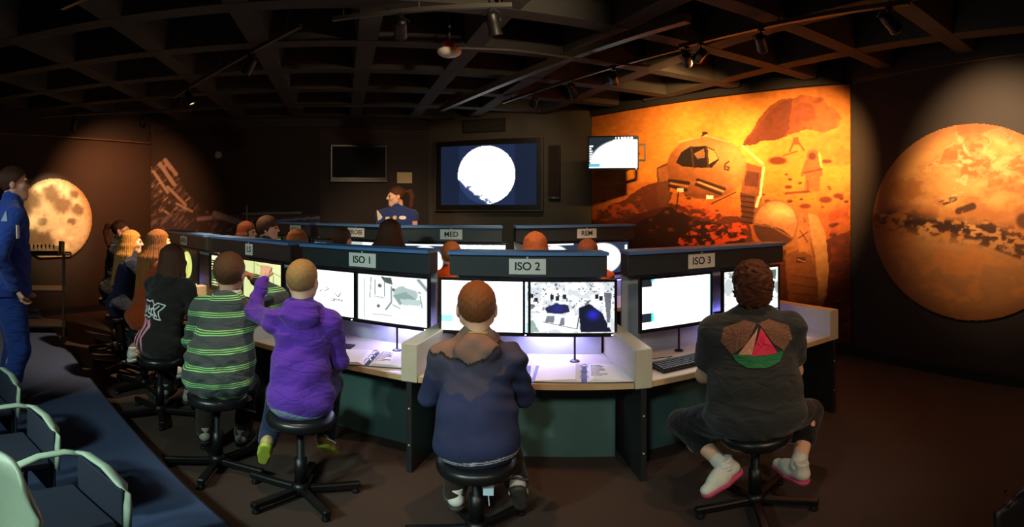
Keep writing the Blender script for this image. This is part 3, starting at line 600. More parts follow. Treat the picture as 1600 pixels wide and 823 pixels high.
# ------------------------------------------------------------------ things on the desks
M_cover = mat('navy binder cover', '#232a4c', 0.5, 0.1, 30); M_ring = mat('chrome', '#c8ccd0', 0.25, 0.02, 30, metal=1.0)
def binder(st, x, y, rz, label, w=.27, h=.3):
    p = st['M'] @ Vector((x, y, DESK)); p.z = DESK+.0005; t = thing('open_binder', label, 'binder', p, st['rz']+rz, 'binders on the desks')
    for s in (-1, 1):
        mb = MB(); mb.box((min(s*.02, s*(w+.02)), -h/2-.008, 0), (max(s*.02, s*(w+.02)), h/2+.008, .004)); mb.build('cover', M_cover, t)
        ys = [-h/2, h/2]; prof = [(.016, .006), (.05, .024), (.14, .02), (w, .008)]
        mb = MB(); rings = []
        for q, z in prof: rings.append([(s*q, -h/2, .0042), (s*q, h/2, .0042), (s*q, h/2, z), (s*q, -h/2, z)])
        mb.loft(rings); mb.build('pages', M_paper, t)
    mb = MB(); mb.box((-.02, -h/2-.008, 0), (.02, h/2+.008, .004)); mb.build('spine', M_cover, t)
    for q in (-.1, 0, .1):
        mb = MB(); mb.tube([(.024*math.cos(a), q, .006+.03*math.sin(a)) for a in np.linspace(0, math.pi, 9)], .0022, 6); mb.build('ring', M_ring, t)
    mb = MB(); r = random.Random(3)
    for k in range(9):
        yy = .11-k*.024; mb.box((.03+.01, yy, .0216-.0), (.03+.01+r.uniform(.09, .2)*.5, yy+.004, .0246-.0))
    t2 = mb.build('printed_lines', mat('grey print', '#8d8da0', .7), t); return t
binder(S1[2], .3, .17, .35, 'open ring binder turned askew beside the boy in purple')
binder(S1[3], .33, .17, -.02, 'open ring binder lying square below the fisheye room picture')
def slab(name, label, cat, st, x, y, rz, w, h, th, m, group=None):
    p = st['M'] @ Vector((x, y, DESK)); p.z = DESK+.0005; mb = MB(); mb.box((-w/2, -h/2, 0), (w/2, h/2, th), bev=.001)
    o = mb.build(name, m); o.location = p; o.rotation_euler = (0, 0, st['rz']+rz); return tag(o, label, cat, group)
slab('folder', 'navy folder lying beside the binder on the ISO 2 desk', 'folder', S1[3], -.08, .17, .05, .2, .3, .006, M_cover)
slab('folder', 'dark blue folder lying behind the binder on the ISO 1 desk', 'folder', S1[2], -.1, .3, .3, .26, .1, .01, M_cover)
for k, (x, y, r) in enumerate(((.56, .2, .1), (.63, .27, .25))): slab('paper_sheet', ['front white paper sheet at the right end of the ISO 3 desk', 'rear white paper sheet at the right end of the ISO 3 desk'][k], 'paper', S1[4], x+k*.0, y+k*.03, r, .21, .28 if k == 0 else .2, .0012*(1+k*1.6), M_paper)
slab('paper_sheet', 'white paper sheet on the LS desk by the boy in purple', 'paper', S1[1], .3, .2, .2, .21, .29, .0015, M_paper)
slab('phone', 'flat black gadget lying under the left ISO 3 monitor', 'phone', S1[4], .02, .4, .1, .15, .05, .012, M_bezel)
def keyboard(st, x, y, rz, label):
    p = st['M'] @ Vector((x, y, DESK)); p.z = DESK+.0005; t = thing('keyboard', label, 'keyboard', p, st['rz']+rz, 'keyboards')
    mb = MB(); mb.loft([[(-.23, -.08, 0), (.23, -.08, 0), (.23, .08, 0), (-.23, .08, 0)], [(-.23, -.08, .014), (.23, -.08, .014), (.23, .08, .03), (-.23, .08, .03)]]); mb.build('case', M_bezel, t)
    mk = MB()
    for r_ in range(5):
        for c in range(18):
            if c == 14: continue
            x0 = -.22+c*.0245; y0 = -.068+r_*.026; z0 = .0148+.016*(y0+.08)/.16
            mk.box((x0, y0, z0), (x0+.019, y0+.021, z0+.009))
    o = mk.build('keys', mat('dark grey keys', '#3b3b3e', .5), t); o['kind'] = 'stuff'
    mb = MB(); mb.tube([(-.05, .08, .02), (-.1, .12, .006), (.02, .17, .006), (-.12, .2, .006), (-.16, .26, .006)], .0025, 6); mb.build('cable', M_bezel, t)
keyboard(S1[4], -.42, .17, .05, 'dark keyboard on the ISO 3 desk beside the divider')

# ------------------------------------------------------------------ wall equipment
nF = inward(W2, W3); rzF = math.atan2((W2-W3).y, (W2-W3).x)
def on_wall(A, B, px, z, off): p = wall_hit(px, A, B)+inward(A, B)*off; p.z = z; return p
p = on_wall(W3, W2, 764, 0, .10); D = p.xy.length; w = (wall_hit(838, W2, W3)-wall_hit(690, W2, W3)).length; ztop, zbot = zat(226, D), zat(320, D)
tv = thing('projection_tv', 'large wall television in a black frame showing a bright moon', 'television', (p.x, p.y, zbot), rzF)
hz_ = ztop-zbot
mb = MB(); b = .085
for lo, hi in (((-w/2-b, 0, -b), (w/2+b, .08, 0)), ((-w/2-b, 0, hz_), (w/2+b, .08, hz_+b)), ((-w/2-b, 0, 0), (-w/2, .08, hz_)), ((w/2, 0, 0), (w/2+b, .08, hz_))): mb.box(lo, hi)
mb.build('frame', mat('satin black frame', '#17120f', .35, .1, 20), tv)
mb = MB(); r_ = b+.012; t_ = .014
for lo, hi in (((-w/2-r_, -.01, -r_), (w/2+r_, .06, -r_+t_)), ((-w/2-r_, -.01, hz_+r_-t_), (w/2+r_, .06, hz_+r_)), ((-w/2-r_, -.01, -r_), (-w/2-r_+t_, .06, hz_+r_)), ((w/2+r_-t_, -.01, -r_), (w/2+r_, .06, hz_+r_))): mb.box(lo, hi)
mb.build('outer_trim', mat('brown metal trim', '#6a564a', .3, .1, 30, metal=.4), tv)
mb = MB(); mb.box((-w/2-b, .078, -b), (w/2+b, .09, hz_+b)); mb.build('back_plate', M_bezel, tv)
link('screen', screen_mesh('screen', w, hz_, scr_tv_moon, 150), print_mat('lit screen 1.5', .2, 1.5), tv, Matrix.Translation((0, .03, hz_/2)))
# slim loudspeaker and air grille on the same wall
p = on_wall(W3, W2, 867, 0, .07); D = p.xy.length; z0, z1 = zat(312, D), zat(226, D)
sp = thing('wall_speaker', 'tall slim dark loudspeaker beside the wall television', 'speaker', (p.x, p.y, z0), rzF)
mb = MB(); mb.box((-.09, 0, 0), (.09, .07, z1-z0), bev=.008); mb.build('cabinet', mat('dark brown plastic', '#1d1410', .5), sp)
mb = MB(); mb.box((-.078, -.006, .06), (.078, 0, z1-z0-.015), bev=.003); mb.build('grille', mat('dark grille cloth', '#2a1c18', .9, .4, 300, .4, 600), sp)
mb = MB(); mb.box((-.03, -.004, .025), (.03, 0, .032)); mb.build('badge', M_ring, sp)
p = on_wall(W3, W2, 756, 0, .02); D = p.xy.length; z0, z1 = zat(207, D), zat(186, D)
vg = thing('vent_grille', 'dark rectangular air grille above the wall television', 'vent', (p.x, p.y, z0), rzF); vw = .72; vh = z1-z0
mb = MB()
for lo, hi in (((-vw/2, 0, 0), (vw/2, .018, .02)), ((-vw/2, 0, vh-.02), (vw/2, .018, vh)), ((-vw/2, 0, .02), (-vw/2+.02, .018, vh-.02)), ((vw/2-.02, 0, .02), (vw/2, .018, vh-.02))): mb.box(lo, hi)
mb.build('frame', M_black, vg)
sl = MB(); sl.box((-vw/2+.02, -.006, -.004), (vw/2-.02, .012, .0)); me = sl.mesh('slat'); me.materials.append(M_black); k = .03
while k < vh-.02: link('slat', me, None, vg, Matrix.Translation((0, .004, k)) @ Matrix.Rotation(.6, 4, 'X')); k += .022
# switched-off television on the dark diagonal wall
rzL = math.atan2((W3-W4).y, (W3-W4).x)
p = on_wall(W3, W4, 560, 0, .09); D = p.xy.length; w = (wall_hit(604, W3, W4)-wall_hit(516, W3, W4)).length; z0, z1 = zat(282, D), zat(226, D)
td = thing('wall_television', 'switched-off black television on the dark wall left of the instructor', 'television', (p.x, p.y, z0), rzL)
mb = MB(); mb.box((-w/2, 0, 0), (w/2, .06, z1-z0), bev=.006); mb.build('housing', M_bezel, td)
mb = MB(); mb.box((-w/2+.03, -.003, .05), (w/2-.03, 0, z1-z0-.03)); mb.build('screen', mat('dark glass', '#07080c', .6, .02, spec=.15), td)
mb = MB(); mb.box((-w/2, -.012, -.015), (w/2, .05, -.001)); mb.build('lower_trim', mat('grey metal', '#6d6660', .35, metal=.6), td)
mb = MB(); mb.box((-.15, .06, .15), (.15, .089, .4)); mb.build('wall_mount', M_bezel, td)
# notice and its frame
p = on_wall(W3, W4, 632, 0, .012); D = p.xy.length; z0, z1 = zat(286, D), zat(269, D)
nt_ = thing('wall_notice', 'small cream notice pinned on the dark wall above the instructor', 'notice', (p.x, p.y, z0), rzL)
mb = MB(); mb.box((-.125, 0, 0), (.125, .01, z1-z0)); mb.build('sheet', mat('cream card', '#cdbb8a', .7, .05), nt_)
mb = MB(); mb.box((-.14, .0, z1-z0), (.14, .011, z1-z0+.05)); mb.build('holder', M_black, nt_)
# swivel monitor on its arm in front of the mural
rzM = math.radians(-18)
p = polar(958, 6.4); D = 6.4; w, h = .66, .42
wm = thing('arm_monitor', 'flat monitor on a swivel arm in front of the Mars mural', 'monitor', (p.x, p.y, zat(238, D)-h/2), rzM)
monitor_parts(wm, w-.05, h-.03, scr_wall_monitor, 80, 1.9, h/2, False)
hit = wall_hit(992, W1, W2)+inward(W1, W2)*.02; inv = (Matrix.Translation(wm.location) @ Matrix.Rotation(rzM, 4, 'Z')).inverted(); q = inv @ Vector((hit.x, hit.y, zat(238, D)))
mb = MB(); mb.tube([(0, .12, h/2), (.3, .2, h/2), (q.x, q.y, q.z)], .022, 8); mb.build('swing_arm', M_bezel, wm)
mb = MB(); mb.box((-.05, -.012, -.12), (.05, .012, .12), Matrix.Translation(q) @ Matrix.Rotation(math.atan2((W1-W2).y, (W1-W2).x)-rzM, 4, 'Z')); mb.build('wall_plate', M_bezel, wm)
mb = MB()
for z in (h/2-.1, h/2+.1): mb.box((.31, .02, z-.012), (.40, .05, z+.012))
mb.box((.385, .02, h/2-.11), (.405, .05, h/2+.11)); mb.build('side_bracket', M_bezel, wm)

# ------------------------------------------------------------------ ceiling: rails, lamps, detector, pipes
M_rail = mat('dark metal rail', '#4a443c', .5, .15, 30, metal=.2); M_head = mat('black lamp housing', '#121214', .45, .1, 30); M_lens_dim = glow('lamp lens', '#ffd9a0', 1.0)
def ceil_pt(px, py, z): return ground(px, py, z)
def rail(name, a, b, label, cat, w=.022, z=3.04, m=None, world=False):
    P0, P1 = (Vector(a), Vector(b)) if world else (ceil_pt(*a, z), ceil_pt(*b, z)); t = thing(name, label, cat, (0, 0, 0)); mb = MB(); d = (P1-P0).normalized(); q = Vector((-d.y, d.x, 0))*w; u = Vector((0, 0, w))
    mb.loft([[p-q-u, p+q-u, p+q+u, p-q+u] for p in (P0, P1)]); mb.build('bar', m or M_rail, t)
    n = max(2, int((P1-P0).length/1.3))
    for k in range(n+1):
        p = P0.lerp(P1, (k+.15)/(n+.3)); mb = MB(); mb.tube([p+u, Vector((p.x, p.y, CEIL))], .006, 6); mb.build('hanger', m or M_rail, t)
    return P0, P1
R1 = rail('ceiling_bar', (690, 170), (1075, 28), 'long straight pale bar under the ceiling from detector to mural', 'ceiling bar', .034)
R2 = rail('lighting_track', (786, 160), (1062, 76), 'thin lighting track nearest the wall television', 'lighting track', .016)
R3 = rail('lighting_track', (1062, 73), (1420, 4), 'lighting track running above the Mars mural', 'lighting track', .018)
R4 = rail('lighting_track', (270, 152), (470, 40), 'lighting track above the girls at the left', 'lighting track', .016)
R5 = rail('lighting_track', (60, 182), (300, 172), 'lighting track in front of the moon wall', 'lighting track', .016, 2.9)
R6 = rail('lighting_track', (520, 30), (800, 8), 'lighting track over the far console row', 'lighting track', .016)
def track_lamp(base, target, energy, col, label, angle=50, blend=.6, lens=None, rad=.03, ln=.15, r=.042):
    "lamp head hanging from a track: stem, yoke, can, lens and its light"
    base = Vector(base); target = Vector(target); t = thing('track_lamp', label, 'spotlight', base, 0, 'track spotlights')
    piv = Vector((0, 0, -.1)); d = (target-(base+piv)).normalized(); R = d.to_track_quat('-Z', 'Y').to_matrix().to_4x4()
    mb = MB(); mb.box((-.018, -.018, -.02), (.018, .018, .0)); mb.tube([(0, 0, 0), (0, 0, -.06)], .008, 8); mb.build('stem', M_head, t)
    A = Matrix.Translation(piv) @ R
    mb = MB(); mb.lathe([(0, .07), (.03, .068), (r*.92, .05), (r, .0), (r, -.07), (r+.006, -.085), (r+.006, -.095), (r-.004, -.095), (r-.004, -.072), (0, -.07)], 16, None, False); mb.build('can', M_head, t, A, True)
    mb = MB(); mb.tube([(r+.01, 0, 0), (r+.012, 0, .06), (0, 0, .098), (-r-.012, 0, .06), (-r-.01, 0, 0)], .005, 6); mb.build('yoke', M_head, t, A)
    mb = MB(); mb.lathe([(0, -.0725), (r-.006, -.0725), (r-.008, -.078), (0, -.08)], 14); mb.build('lens', lens or M_lens_dim, t, A)
    if energy:
        l = bpy.data.lights.new('spot beam', 'SPOT'); l.energy = energy; l.color = col; l.spot_size = math.radians(angle); l.spot_blend = blend; l.shadow_soft_size = rad
        o = bpy.data.objects.new('beam', l); COL.objects.link(o); o.parent = t; o.matrix_local = A @ Matrix.Translation((0, 0, -.098))
    return t
WARM = (1.0, .55, .2); WARM2 = (1.0, .66, .36); COOL = (.72, 1.0, .86); AMB = (1.0, .75, .5)
on = lambda R, t: R[0].lerp(R[1], t)-Vector((0, 0, .02))
mur = lambda px, py: (lambda p: Vector((p.x, p.y, zat(py, p.xy.length))))(wall_hit(px, W1, W2))
rgt = lambda px, py: (lambda p: Vector((p.x, p.y, zat(py, p.xy.length))))(wall_hit(px, W0, W1))
lft = lambda px, py: (lambda p: Vector((p.x, p.y, zat(py, p.xy.length))))(wall_hit(px, W4, W5))
track_lamp(on(R3, .42), mur(1240, 262), 720, WARM, 'track spotlight above the mural astronaut', 62, .9)
track_lamp(on(R3, .04), mur(1090, 240), 430, WARM, 'track spotlight aimed at the mural rover', 60, .9)
track_lamp(on(R3, .12), mur(985, 215), 360, WARM, 'track spotlight aimed at the left of the mural', 46, 1.0)
track_lamp(on(R2, .72), mur(985, 225), 0, WARM, 'unlit track spotlight beside the swivel monitor')
track_lamp(on(R2, .5), mur(1000, 400), 0, WARM, 'unlit track spotlight on the track near the television')
track_lamp(on(R3, .93), rgt(1552, 245), 260, WARM2, 'lit track spotlight at the top right, lens shining', 72, 1.0, glow('bright lens', '#fff2c8', 30.0))
track_lamp(on(R5, .25), lft(84, 335), 160, (1.0, .68, .38), 'track spotlight aimed at the moon print', 46, .7)
track_lamp(on(R5, .7), lft(190, 320), 230, (1.0, .36, .14), 'track spotlight in front of the moonscape mural', 95, 1.0)
track_lamp(on(R4, .72), Vector((-3.3, 3.8, 1.1)), 330, (1.0, .66, .38), 'track spotlight over the girls at the left', 56, .9)
track_lamp(on(R4, .2), Vector((-2.6, 4.8, 1.2)), 140, (1.0, .6, .3), 'track spotlight over the LS station', 60, .8)
track_lamp(on(R6, .9), Vector((.2, 4.3, 1.3)), 150, (1.0, .64, .36), 'track spotlight nearest the smoke detector', 60, .8)
track_lamp(on(R6, .4), Vector((-1.3, 5.9, 1.7)), 220, (1.0, .62, .35), 'track spotlight aimed at the instructor', 40, .8)
# unseen track and lamps, added behind the photographer to light people and seats
RB1 = rail('lighting_track', (-3.6, -1.2, 3.04), (3.4, -1.2, 3.04), 'lighting track over the visitors seats behind the photographer', 'lighting track', .016, world=True)
RB2 = rail('lighting_track', (-2.6, 2.15, 3.04), (1.8, 2.05, 3.04), 'lighting track over the near row of visitors', 'lighting track', .016, world=True)
onx = lambda R, x: on(R, (x-R[0].x)/(R[1].x-R[0].x))
track_lamp(onx(RB1, -2.2), (-1.75, 2.65, .95), 270, COOL, 'track spotlight over the seats behind the visitors', 58, 1.0, rad=.15)  # added fill for the children's backs
track_lamp(onx(RB1, -2.9), (-1.15, .9, .5), 330, COOL, 'track spotlight over the pale seats', 46, 1.0, rad=.1)  # added cool light on the pale chairs, source unseen
track_lamp(onx(RB1, -3.4), (-3.25, 2.1, 1.5), 130, (.75, .85, 1.0), 'track spotlight aimed at the standing man', 19, 1.0, rad=.1)  # added to lift the man out of the dark
track_lamp(onx(RB1, -.6), (-.2, 2.7, .7), 120, (.8, 1.0, .95), 'track spotlight behind the boy in navy', 40, .8, rad=.15)  # added fill on the boy's back and the desk panel
track_lamp(onx(RB1, 1.5), (.9, 2.5, .8), 110, AMB, 'track spotlight over the right-hand seats', 50, .9, rad=.15)  # added weak warm fill
track_lamp(onx(RB1, 3.0), (2.6, 2.6, 0), 70, (1.0, .6, .35), 'track spotlight over the open floor at the right', 70, .9, rad=.15)  # added weak fill for the carpet
track_lamp(onx(RB2, -.2), (-.16, 2.35, 1.3), 70, (1.0, .5, .2), 'track spotlight straight above the boy in navy', 40, .9)
track_lamp(onx(RB2, -1.15), (-1.15, 2.55, 1.3), 60, (1.0, .7, .45), 'track spotlight straight above the boy in purple', 50, .9)  # added above the frame to light hair and shoulders
track_lamp(onx(RB2, 1.3), (1.3, 2.5, 1.2), 40, (1.0, .6, .35), 'track spotlight straight above the woman', 60, .9)  # added weak top light above the frame
track_lamp(onx(RB2, .5), (-.35, 4.0, 3.1), 70, (1.0, .78, .5), 'track spotlight tilted up towards the smoke detector', 70, 1.0)
track_lamp(on(R2, .25), (.0, 8.0, 2.2), 26, (1.0, .75, .45), 'track spotlight washing the television wall', 80, .9)  # added wash, the wall is too dark without it
# smoke detector
p = ceil_pt(702, 84, 2.9)
sd = thing('smoke_detector', 'white round smoke detector with a red base under the ceiling', 'smoke detector', p)
mb = MB(); mb.lathe([(0, -.02), (.06, -.02), (.085, -.005), (.095, .012), (.095, .032), (.06, .036), (0, .036)], 28); mb.build('cap', mat('white plastic', '#e8dfcf', .5, .02), sd, None, True)
mb = MB(); mb.box((-.045, -.045, .037), (.045, .045, .1), bev=.006); mb.build('junction_box', mat('red paint', '#b02418', .5, .05), sd)
mb = MB(); mb.tube([(0, 0, .1), (0, 0, CEIL-p.z)], .012, 8); mb.build('drop_pipe', M_rail, sd)
cp = [ceil_pt(716, 75, 2.965), ceil_pt(800, 78, 2.965), ceil_pt(890, 90, 2.965), ceil_pt(965, 100, 2.97), ceil_pt(1015, 103, 2.98)]
tag(MB().tube(cp, .011, 8).build('conduit', M_rail), 'thin grey conduit running from the red detector base', 'conduit')
cp = [ceil_pt(x, y, 2.85) for x, y in ((205, 177), (300, 172), (400, 168), (540, 166), (680, 170))]
tag(MB().tube(cp, .004, 6).build('hanging_cable', M_rail), 'thin cable strung across under the dark left ceiling', 'cable')
for k, (x, y) in enumerate(((405, 86), (775, 0), (630, 12), (1055, 52), (220, 155), (118, 160))):
    pass

# ------------------------------------------------------------------ smooth bodies from distance fields
class Field:
    def __init__(s, lo, hi, h):
        s.h = h; s.lo = np.array(lo, float)-2*h; n = np.ceil((np.array(hi, float)+2*h-s.lo)/h).astype(int)+1; s.n = n
        s.ax = [s.lo[i]+h*np.arange(n[i]) for i in range(3)]; s.F = np.full(n, .25, np.float32)
    def sub(s, lo, hi):
        a = np.clip(np.floor((np.asarray(lo)-s.lo)/s.h).astype(int), 0, s.n-1); b = np.clip(np.ceil((np.asarray(hi)-s.lo)/s.h).astype(int)+1, 1, s.n)
        sl = tuple(slice(a[i], b[i]) for i in range(3)); return sl, np.meshgrid(*[s.ax[i][sl[i]] for i in range(3)], indexing='ij', sparse=True)
    def put(s, sl, d, k, op='add'):
        F = s.F[sl]
        if op == 'add': hh = np.clip(k-np.abs(F-d), 0, None)/max(k, 1e-6); s.F[sl] = np.minimum(F, d)-hh*hh*k*.25
        else: d = -d; hh = np.clip(k-np.abs(F-d), 0, None)/max(k, 1e-6); s.F[sl] = np.maximum(F, d)+hh*hh*k*.25
    def cone(s, a, b, ra, rb, k=.03, op='add'):
        a = np.array(a, float); b = np.array(b, float); m = max(ra, rb)+k+3*s.h
        sl, (X, Y, Z) = s.sub(np.minimum(a, b)-m, np.maximum(a, b)+m); d = b-a; L = max(d @ d, 1e-9)
        t = np.clip(((X-a[0])*d[0]+(Y-a[1])*d[1]+(Z-a[2])*d[2])/L, 0, 1)
        s.put(sl, np.sqrt((X-a[0]-t*d[0])**2+(Y-a[1]-t*d[1])**2+(Z-a[2]-t*d[2])**2)-(ra+(rb-ra)*t), k, op)
    def chain(s, pts, rs, k=.02):
        for i in range(len(pts)-1): s.cone(pts[i], pts[i+1], rs[i] if hasattr(rs, '__len__') else rs, rs[i+1] if hasattr(rs, '__len__') else rs, k)
    def ell(s, c, r, R=None, k=.03, op='add'):
        c = np.array(c, float); r = np.array(r, float); m = r.max()+k+3*s.h; sl, (X, Y, Z) = s.sub(c-m, c+m); X = X-c[0]; Y = Y-c[1]; Z = Z-c[2]
        if R is not None: R = np.array(R); X, Y, Z = (R[0, i]*X+R[1, i]*Y+R[2, i]*Z for i in range(3))
        k0 = np.sqrt((X/r[0])**2+(Y/r[1])**2+(Z/r[2])**2); k1 = np.sqrt((X/r[0]**2)**2+(Y/r[1]**2)**2+(Z/r[2]**2)**2)+1e-9
        s.put(sl, k0*(k0-1)/k1, k, op)
    def grid(s): return np.meshgrid(*s.ax, indexing='ij', sparse=True)
    def wrinkle(s, amp, f=55.0, seed=0):
        X, Y, Z = s.grid(); a = seed*1.7
        w = np.sin(f*(.55*X+.25*Y+.8*Z)+3*np.sin(9*X+a)+2*np.sin(11*Z+a*2))+.7*np.sin(f*.7*(.8*X-.3*Y-.6*Z)+2.5*np.sin(8*Y+7*Z+a))
        s.F += (amp*w*(.5+.5*np.sin(6*X+5*Z+a))).astype(np.float32)
    def mesh(s):
        F = s.F; h = s.h; In = F < 0; n = s.n-1
        cnt = np.zeros(n, np.int8); cor = {}
        for i in (0, 1):
            for j in (0, 1):
                for k in (0, 1): v = In[i:n[0]+i, j:n[1]+j, k:n[2]+k]; cnt += v
        act = (cnt > 0) & (cnt < 8); idx = np.argwhere(act); ci, cj, ck = idx.T
        f = {(i, j, k): F[ci+i, cj+j, ck+k] for i in (0, 1) for j in (0, 1) for k in (0, 1)}
        S = np.zeros((len(idx), 3)); N = np.zeros(len(idx))
        for a in f:
            for d in range(3):
                if a[d]: continue
                b = list(a); b[d] = 1; b = tuple(b); m = (f[a] < 0) != (f[b] < 0); t = np.where(m, f[a]/(f[a]-f[b]+1e-12), 0)
                p = np.array(a, float)[None]+np.zeros((len(idx), 3)); p[:, d] += t; S += p*m[:, None]; N += m
        V = s.lo+(idx+S/np.maximum(N, 1)[:, None])*h
        mp = np.full(n, -1, np.int64); mp[ci, cj, ck] = np.arange(len(idx)); Q = []
        for d in range(3):
            e, g = (d+1) % 3, (d+2) % 3
            A = [slice(1, n[q]) for q in range(3)]; A[d] = slice(0, n[d]); B = list(A); B[d] = slice(1, n[d]+1)
            c = In[tuple(A)] != In[tuple(B)]; E = np.argwhere(c)
            if not len(E): continue
            base = E.copy(); base[:, e] += 1; base[:, g] += 1
            q = []
            for (u, w) in ((-1, -1), (0, -1), (0, 0), (-1, 0)): z = base.copy(); z[:, e] += u; z[:, g] += w; q.append(mp[z[:, 0], z[:, 1], z[:, 2]])
            q = np.stack(q, 1); fl = In[tuple(A)][tuple(E.T)]; q[~fl] = q[~fl][:, ::-1]; Q.append(q)
        Q = np.concatenate(Q); Q = Q[(Q >= 0).all(1)]; return V, Q
    def sample(s, P):
        q = (np.asarray(P)-s.lo)/s.h; i = np.clip(np.floor(q).astype(int), 0, s.n-2); f = np.clip(q-i, 0, 1); o = 0
        for a in (0, 1):
            for b in (0, 1):
                for c in (0, 1): o = o+(f[..., 0] if a else 1-f[..., 0])*(f[..., 1] if b else 1-f[..., 1])*(f[..., 2] if c else 1-f[..., 2])*s.F[i[..., 0]+a, i[..., 1]+b, i[..., 2]+c]
        return o
def field_obj(name, meshes, m, parent, paint=None):
    V = np.concatenate([a for a, b in meshes]); off = np.cumsum([0]+[len(a) for a, b in meshes[:-1]]); Q = np.concatenate([b+o for (a, b), o in zip(meshes, off)])
    me = np_mesh(name, V, Q)
    if paint is not None: ink(me, paint(V))
    return link(name, me, m, parent, None, True)
def ik(a, c, l1, l2, pole):
    a = Vector(a); c = Vector(c); d = c-a; L = min(d.length, (l1+l2)*.999); dn = d.normalized(); x = (l1*l1-l2*l2+L*L)/(2*L); hgt = math.sqrt(max(l1*l1-x*x, 0))
    p = Vector(pole); p = p-dn*p.dot(dn); p.normalize(); return a+dn*x+p*hgt, a+dn*L

def head_field(f, hs, face=True):
    S = lambda *v: [q*hs for q in v]
    f.ell(S(0, -.012, .03), S(.074, .092, .085), k=.01); f.ell(S(0, .03, -.035), S(.056, .064, .07), k=.03*hs); f.ell(S(0, .062, -.088), S(.024, .022, .022), k=.03*hs)
    f.cone(S(-.05, .0, -.05), S(0, .06, -.09), .022*hs, .02*hs, .03*hs); f.cone(S(.05, .0, -.05), S(0, .06, -.09), .022*hs, .02*hs, .03*hs)
    for q in (-1, 1):
        f.ell(S(q*.077, -.008, -.008), S(.009, .02, .032), k=.006*hs); f.ell(S(q*.036, .062, -.02), S(.026, .026, .026), k=.02*hs)
        f.ell(S(q*.031, .1, .006), S(.017, .014, .011), k=.012*hs, op='sub')
    f.cone(S(-.03, .082, .024), S(.03, .082, .024), .011*hs, .011*hs, .012*hs)
    f.cone(S(0, .09, .014), S(0, .108, -.022), .008*hs, .0125*hs, .012*hs); f.cone(S(-.012, .096, -.024), S(.012, .096, -.024), .008*hs, .008*hs, .008*hs)
    f.cone(S(-.018, .086, -.048), S(.018, .086, -.048), .0065*hs, .0065*hs, .008*hs); f.cone(S(-.016, .085, -.06), S(.016, .085, -.06), .007*hs, .007*hs, .008*hs)
def hair_field(style, hs, h, seed=0):
    S = lambda *v: [q*hs for q in v]; L = {'long': .34, 'longer': .42, 'bob': .14, 'curly': .1, 'pony': .26}.get(style, 0)
    f = Field(S(-.19, -.31 if style != 'pony' else -.24, -.1-L), S(.19, .14, .16), h)
    th = {'buzz': .006, 'short': .012, 'mop': .02, 'curly': .024, 'long': .015, 'longer': .015, 'bob': .018, 'pony': .008}[style]*hs
    f.ell(S(0, -.012, .03), [.074*hs+th, .092*hs+th, .085*hs+th], k=.01)
    X, Y, Z = f.grid(); Xh, Yh, Zh = X/hs, Y/hs, Z/hs
    low = {'buzz': -.06, 'short': -.06, 'mop': -.065, 'curly': -.12, 'long': -.1, 'longer': -.1, 'bob': -.1, 'pony': -.06}[style]
    fr = {'mop': .02, 'bob': .03}.get(style, .052)
    hl = np.interp(Yh.ravel(), [-.12, -.05, -.012, .012, .03, .07, .12], [low, low, low*.45 if style in ('buzz', 'short', 'pony') else low, .01 if style in ('buzz', 'short', 'pony') else low*.5, .02, fr, fr+.02]).reshape(Yh.shape)
    if style == 'curly': f.ell(S(0, -.045, -.03), S(.09, .075, .085), k=.03*hs)
    f.F = np.maximum(f.F, ((hl-Zh)*hs*.8)+0*X).astype(np.float32)
    if style in ('long', 'longer', 'bob'):
        r = random.Random(seed)
        for a in np.linspace(-115, 115, 15):
            t = math.radians(a); ca, sa = math.cos(t), math.sin(t); e = r.uniform(-.02, .02)
            p0 = S(.07*sa, -.012-.075*ca, .07); p1 = S(.088*sa, -.014-.1*ca, -.03); bk = 1.3 if style == 'longer' else 1.0; p2 = S(.1*sa*bk, -.02-.125*bk*max(ca, .05), -.12); p3 = S(.1*sa*bk+e, -.03-.17*bk*max(ca, .05), -.1-L+abs(a)/115*.1)
            if style == 'bob': f.chain([p0, p1, p2], [.018*hs, .02*hs, .014*hs], .015)
            else: f.chain([p0, p1, p2, p3], [.018*hs, .021*hs, .024*hs, .012*hs], .018)
    if style == 'pony':
        f.ell(S(0, -.115, .045), S(.022, .022, .022), k=.01); f.chain([S(0, -.115, .045), S(.0, -.165, .05), S(0, -.185, -.02), S(0, -.17, -.12), S(.0, -.15, -.2)], [.02*hs, .028*hs, .032*hs, .026*hs, .01*hs], .01)
    ang = np.arctan2(X, -(Y+.012*hs)); 
    if style == 'curly': f.F += (.007*np.sin(95*X+4*np.sin(60*Z))*np.sin(105*Z+3*np.sin(70*Y))+.006*np.sin(130*Y+50*X)).astype(np.float32)
    elif style in ('buzz', 'short'): f.F += (.0012*np.sin(170*X)*np.sin(160*Z+90*Y)).astype(np.float32)
    else: f.F += (.002*np.sin(38*ang+14*Z/hs)+.0014*np.sin(71*ang-9*Z/hs)).astype(np.float32)
    return f.mesh()
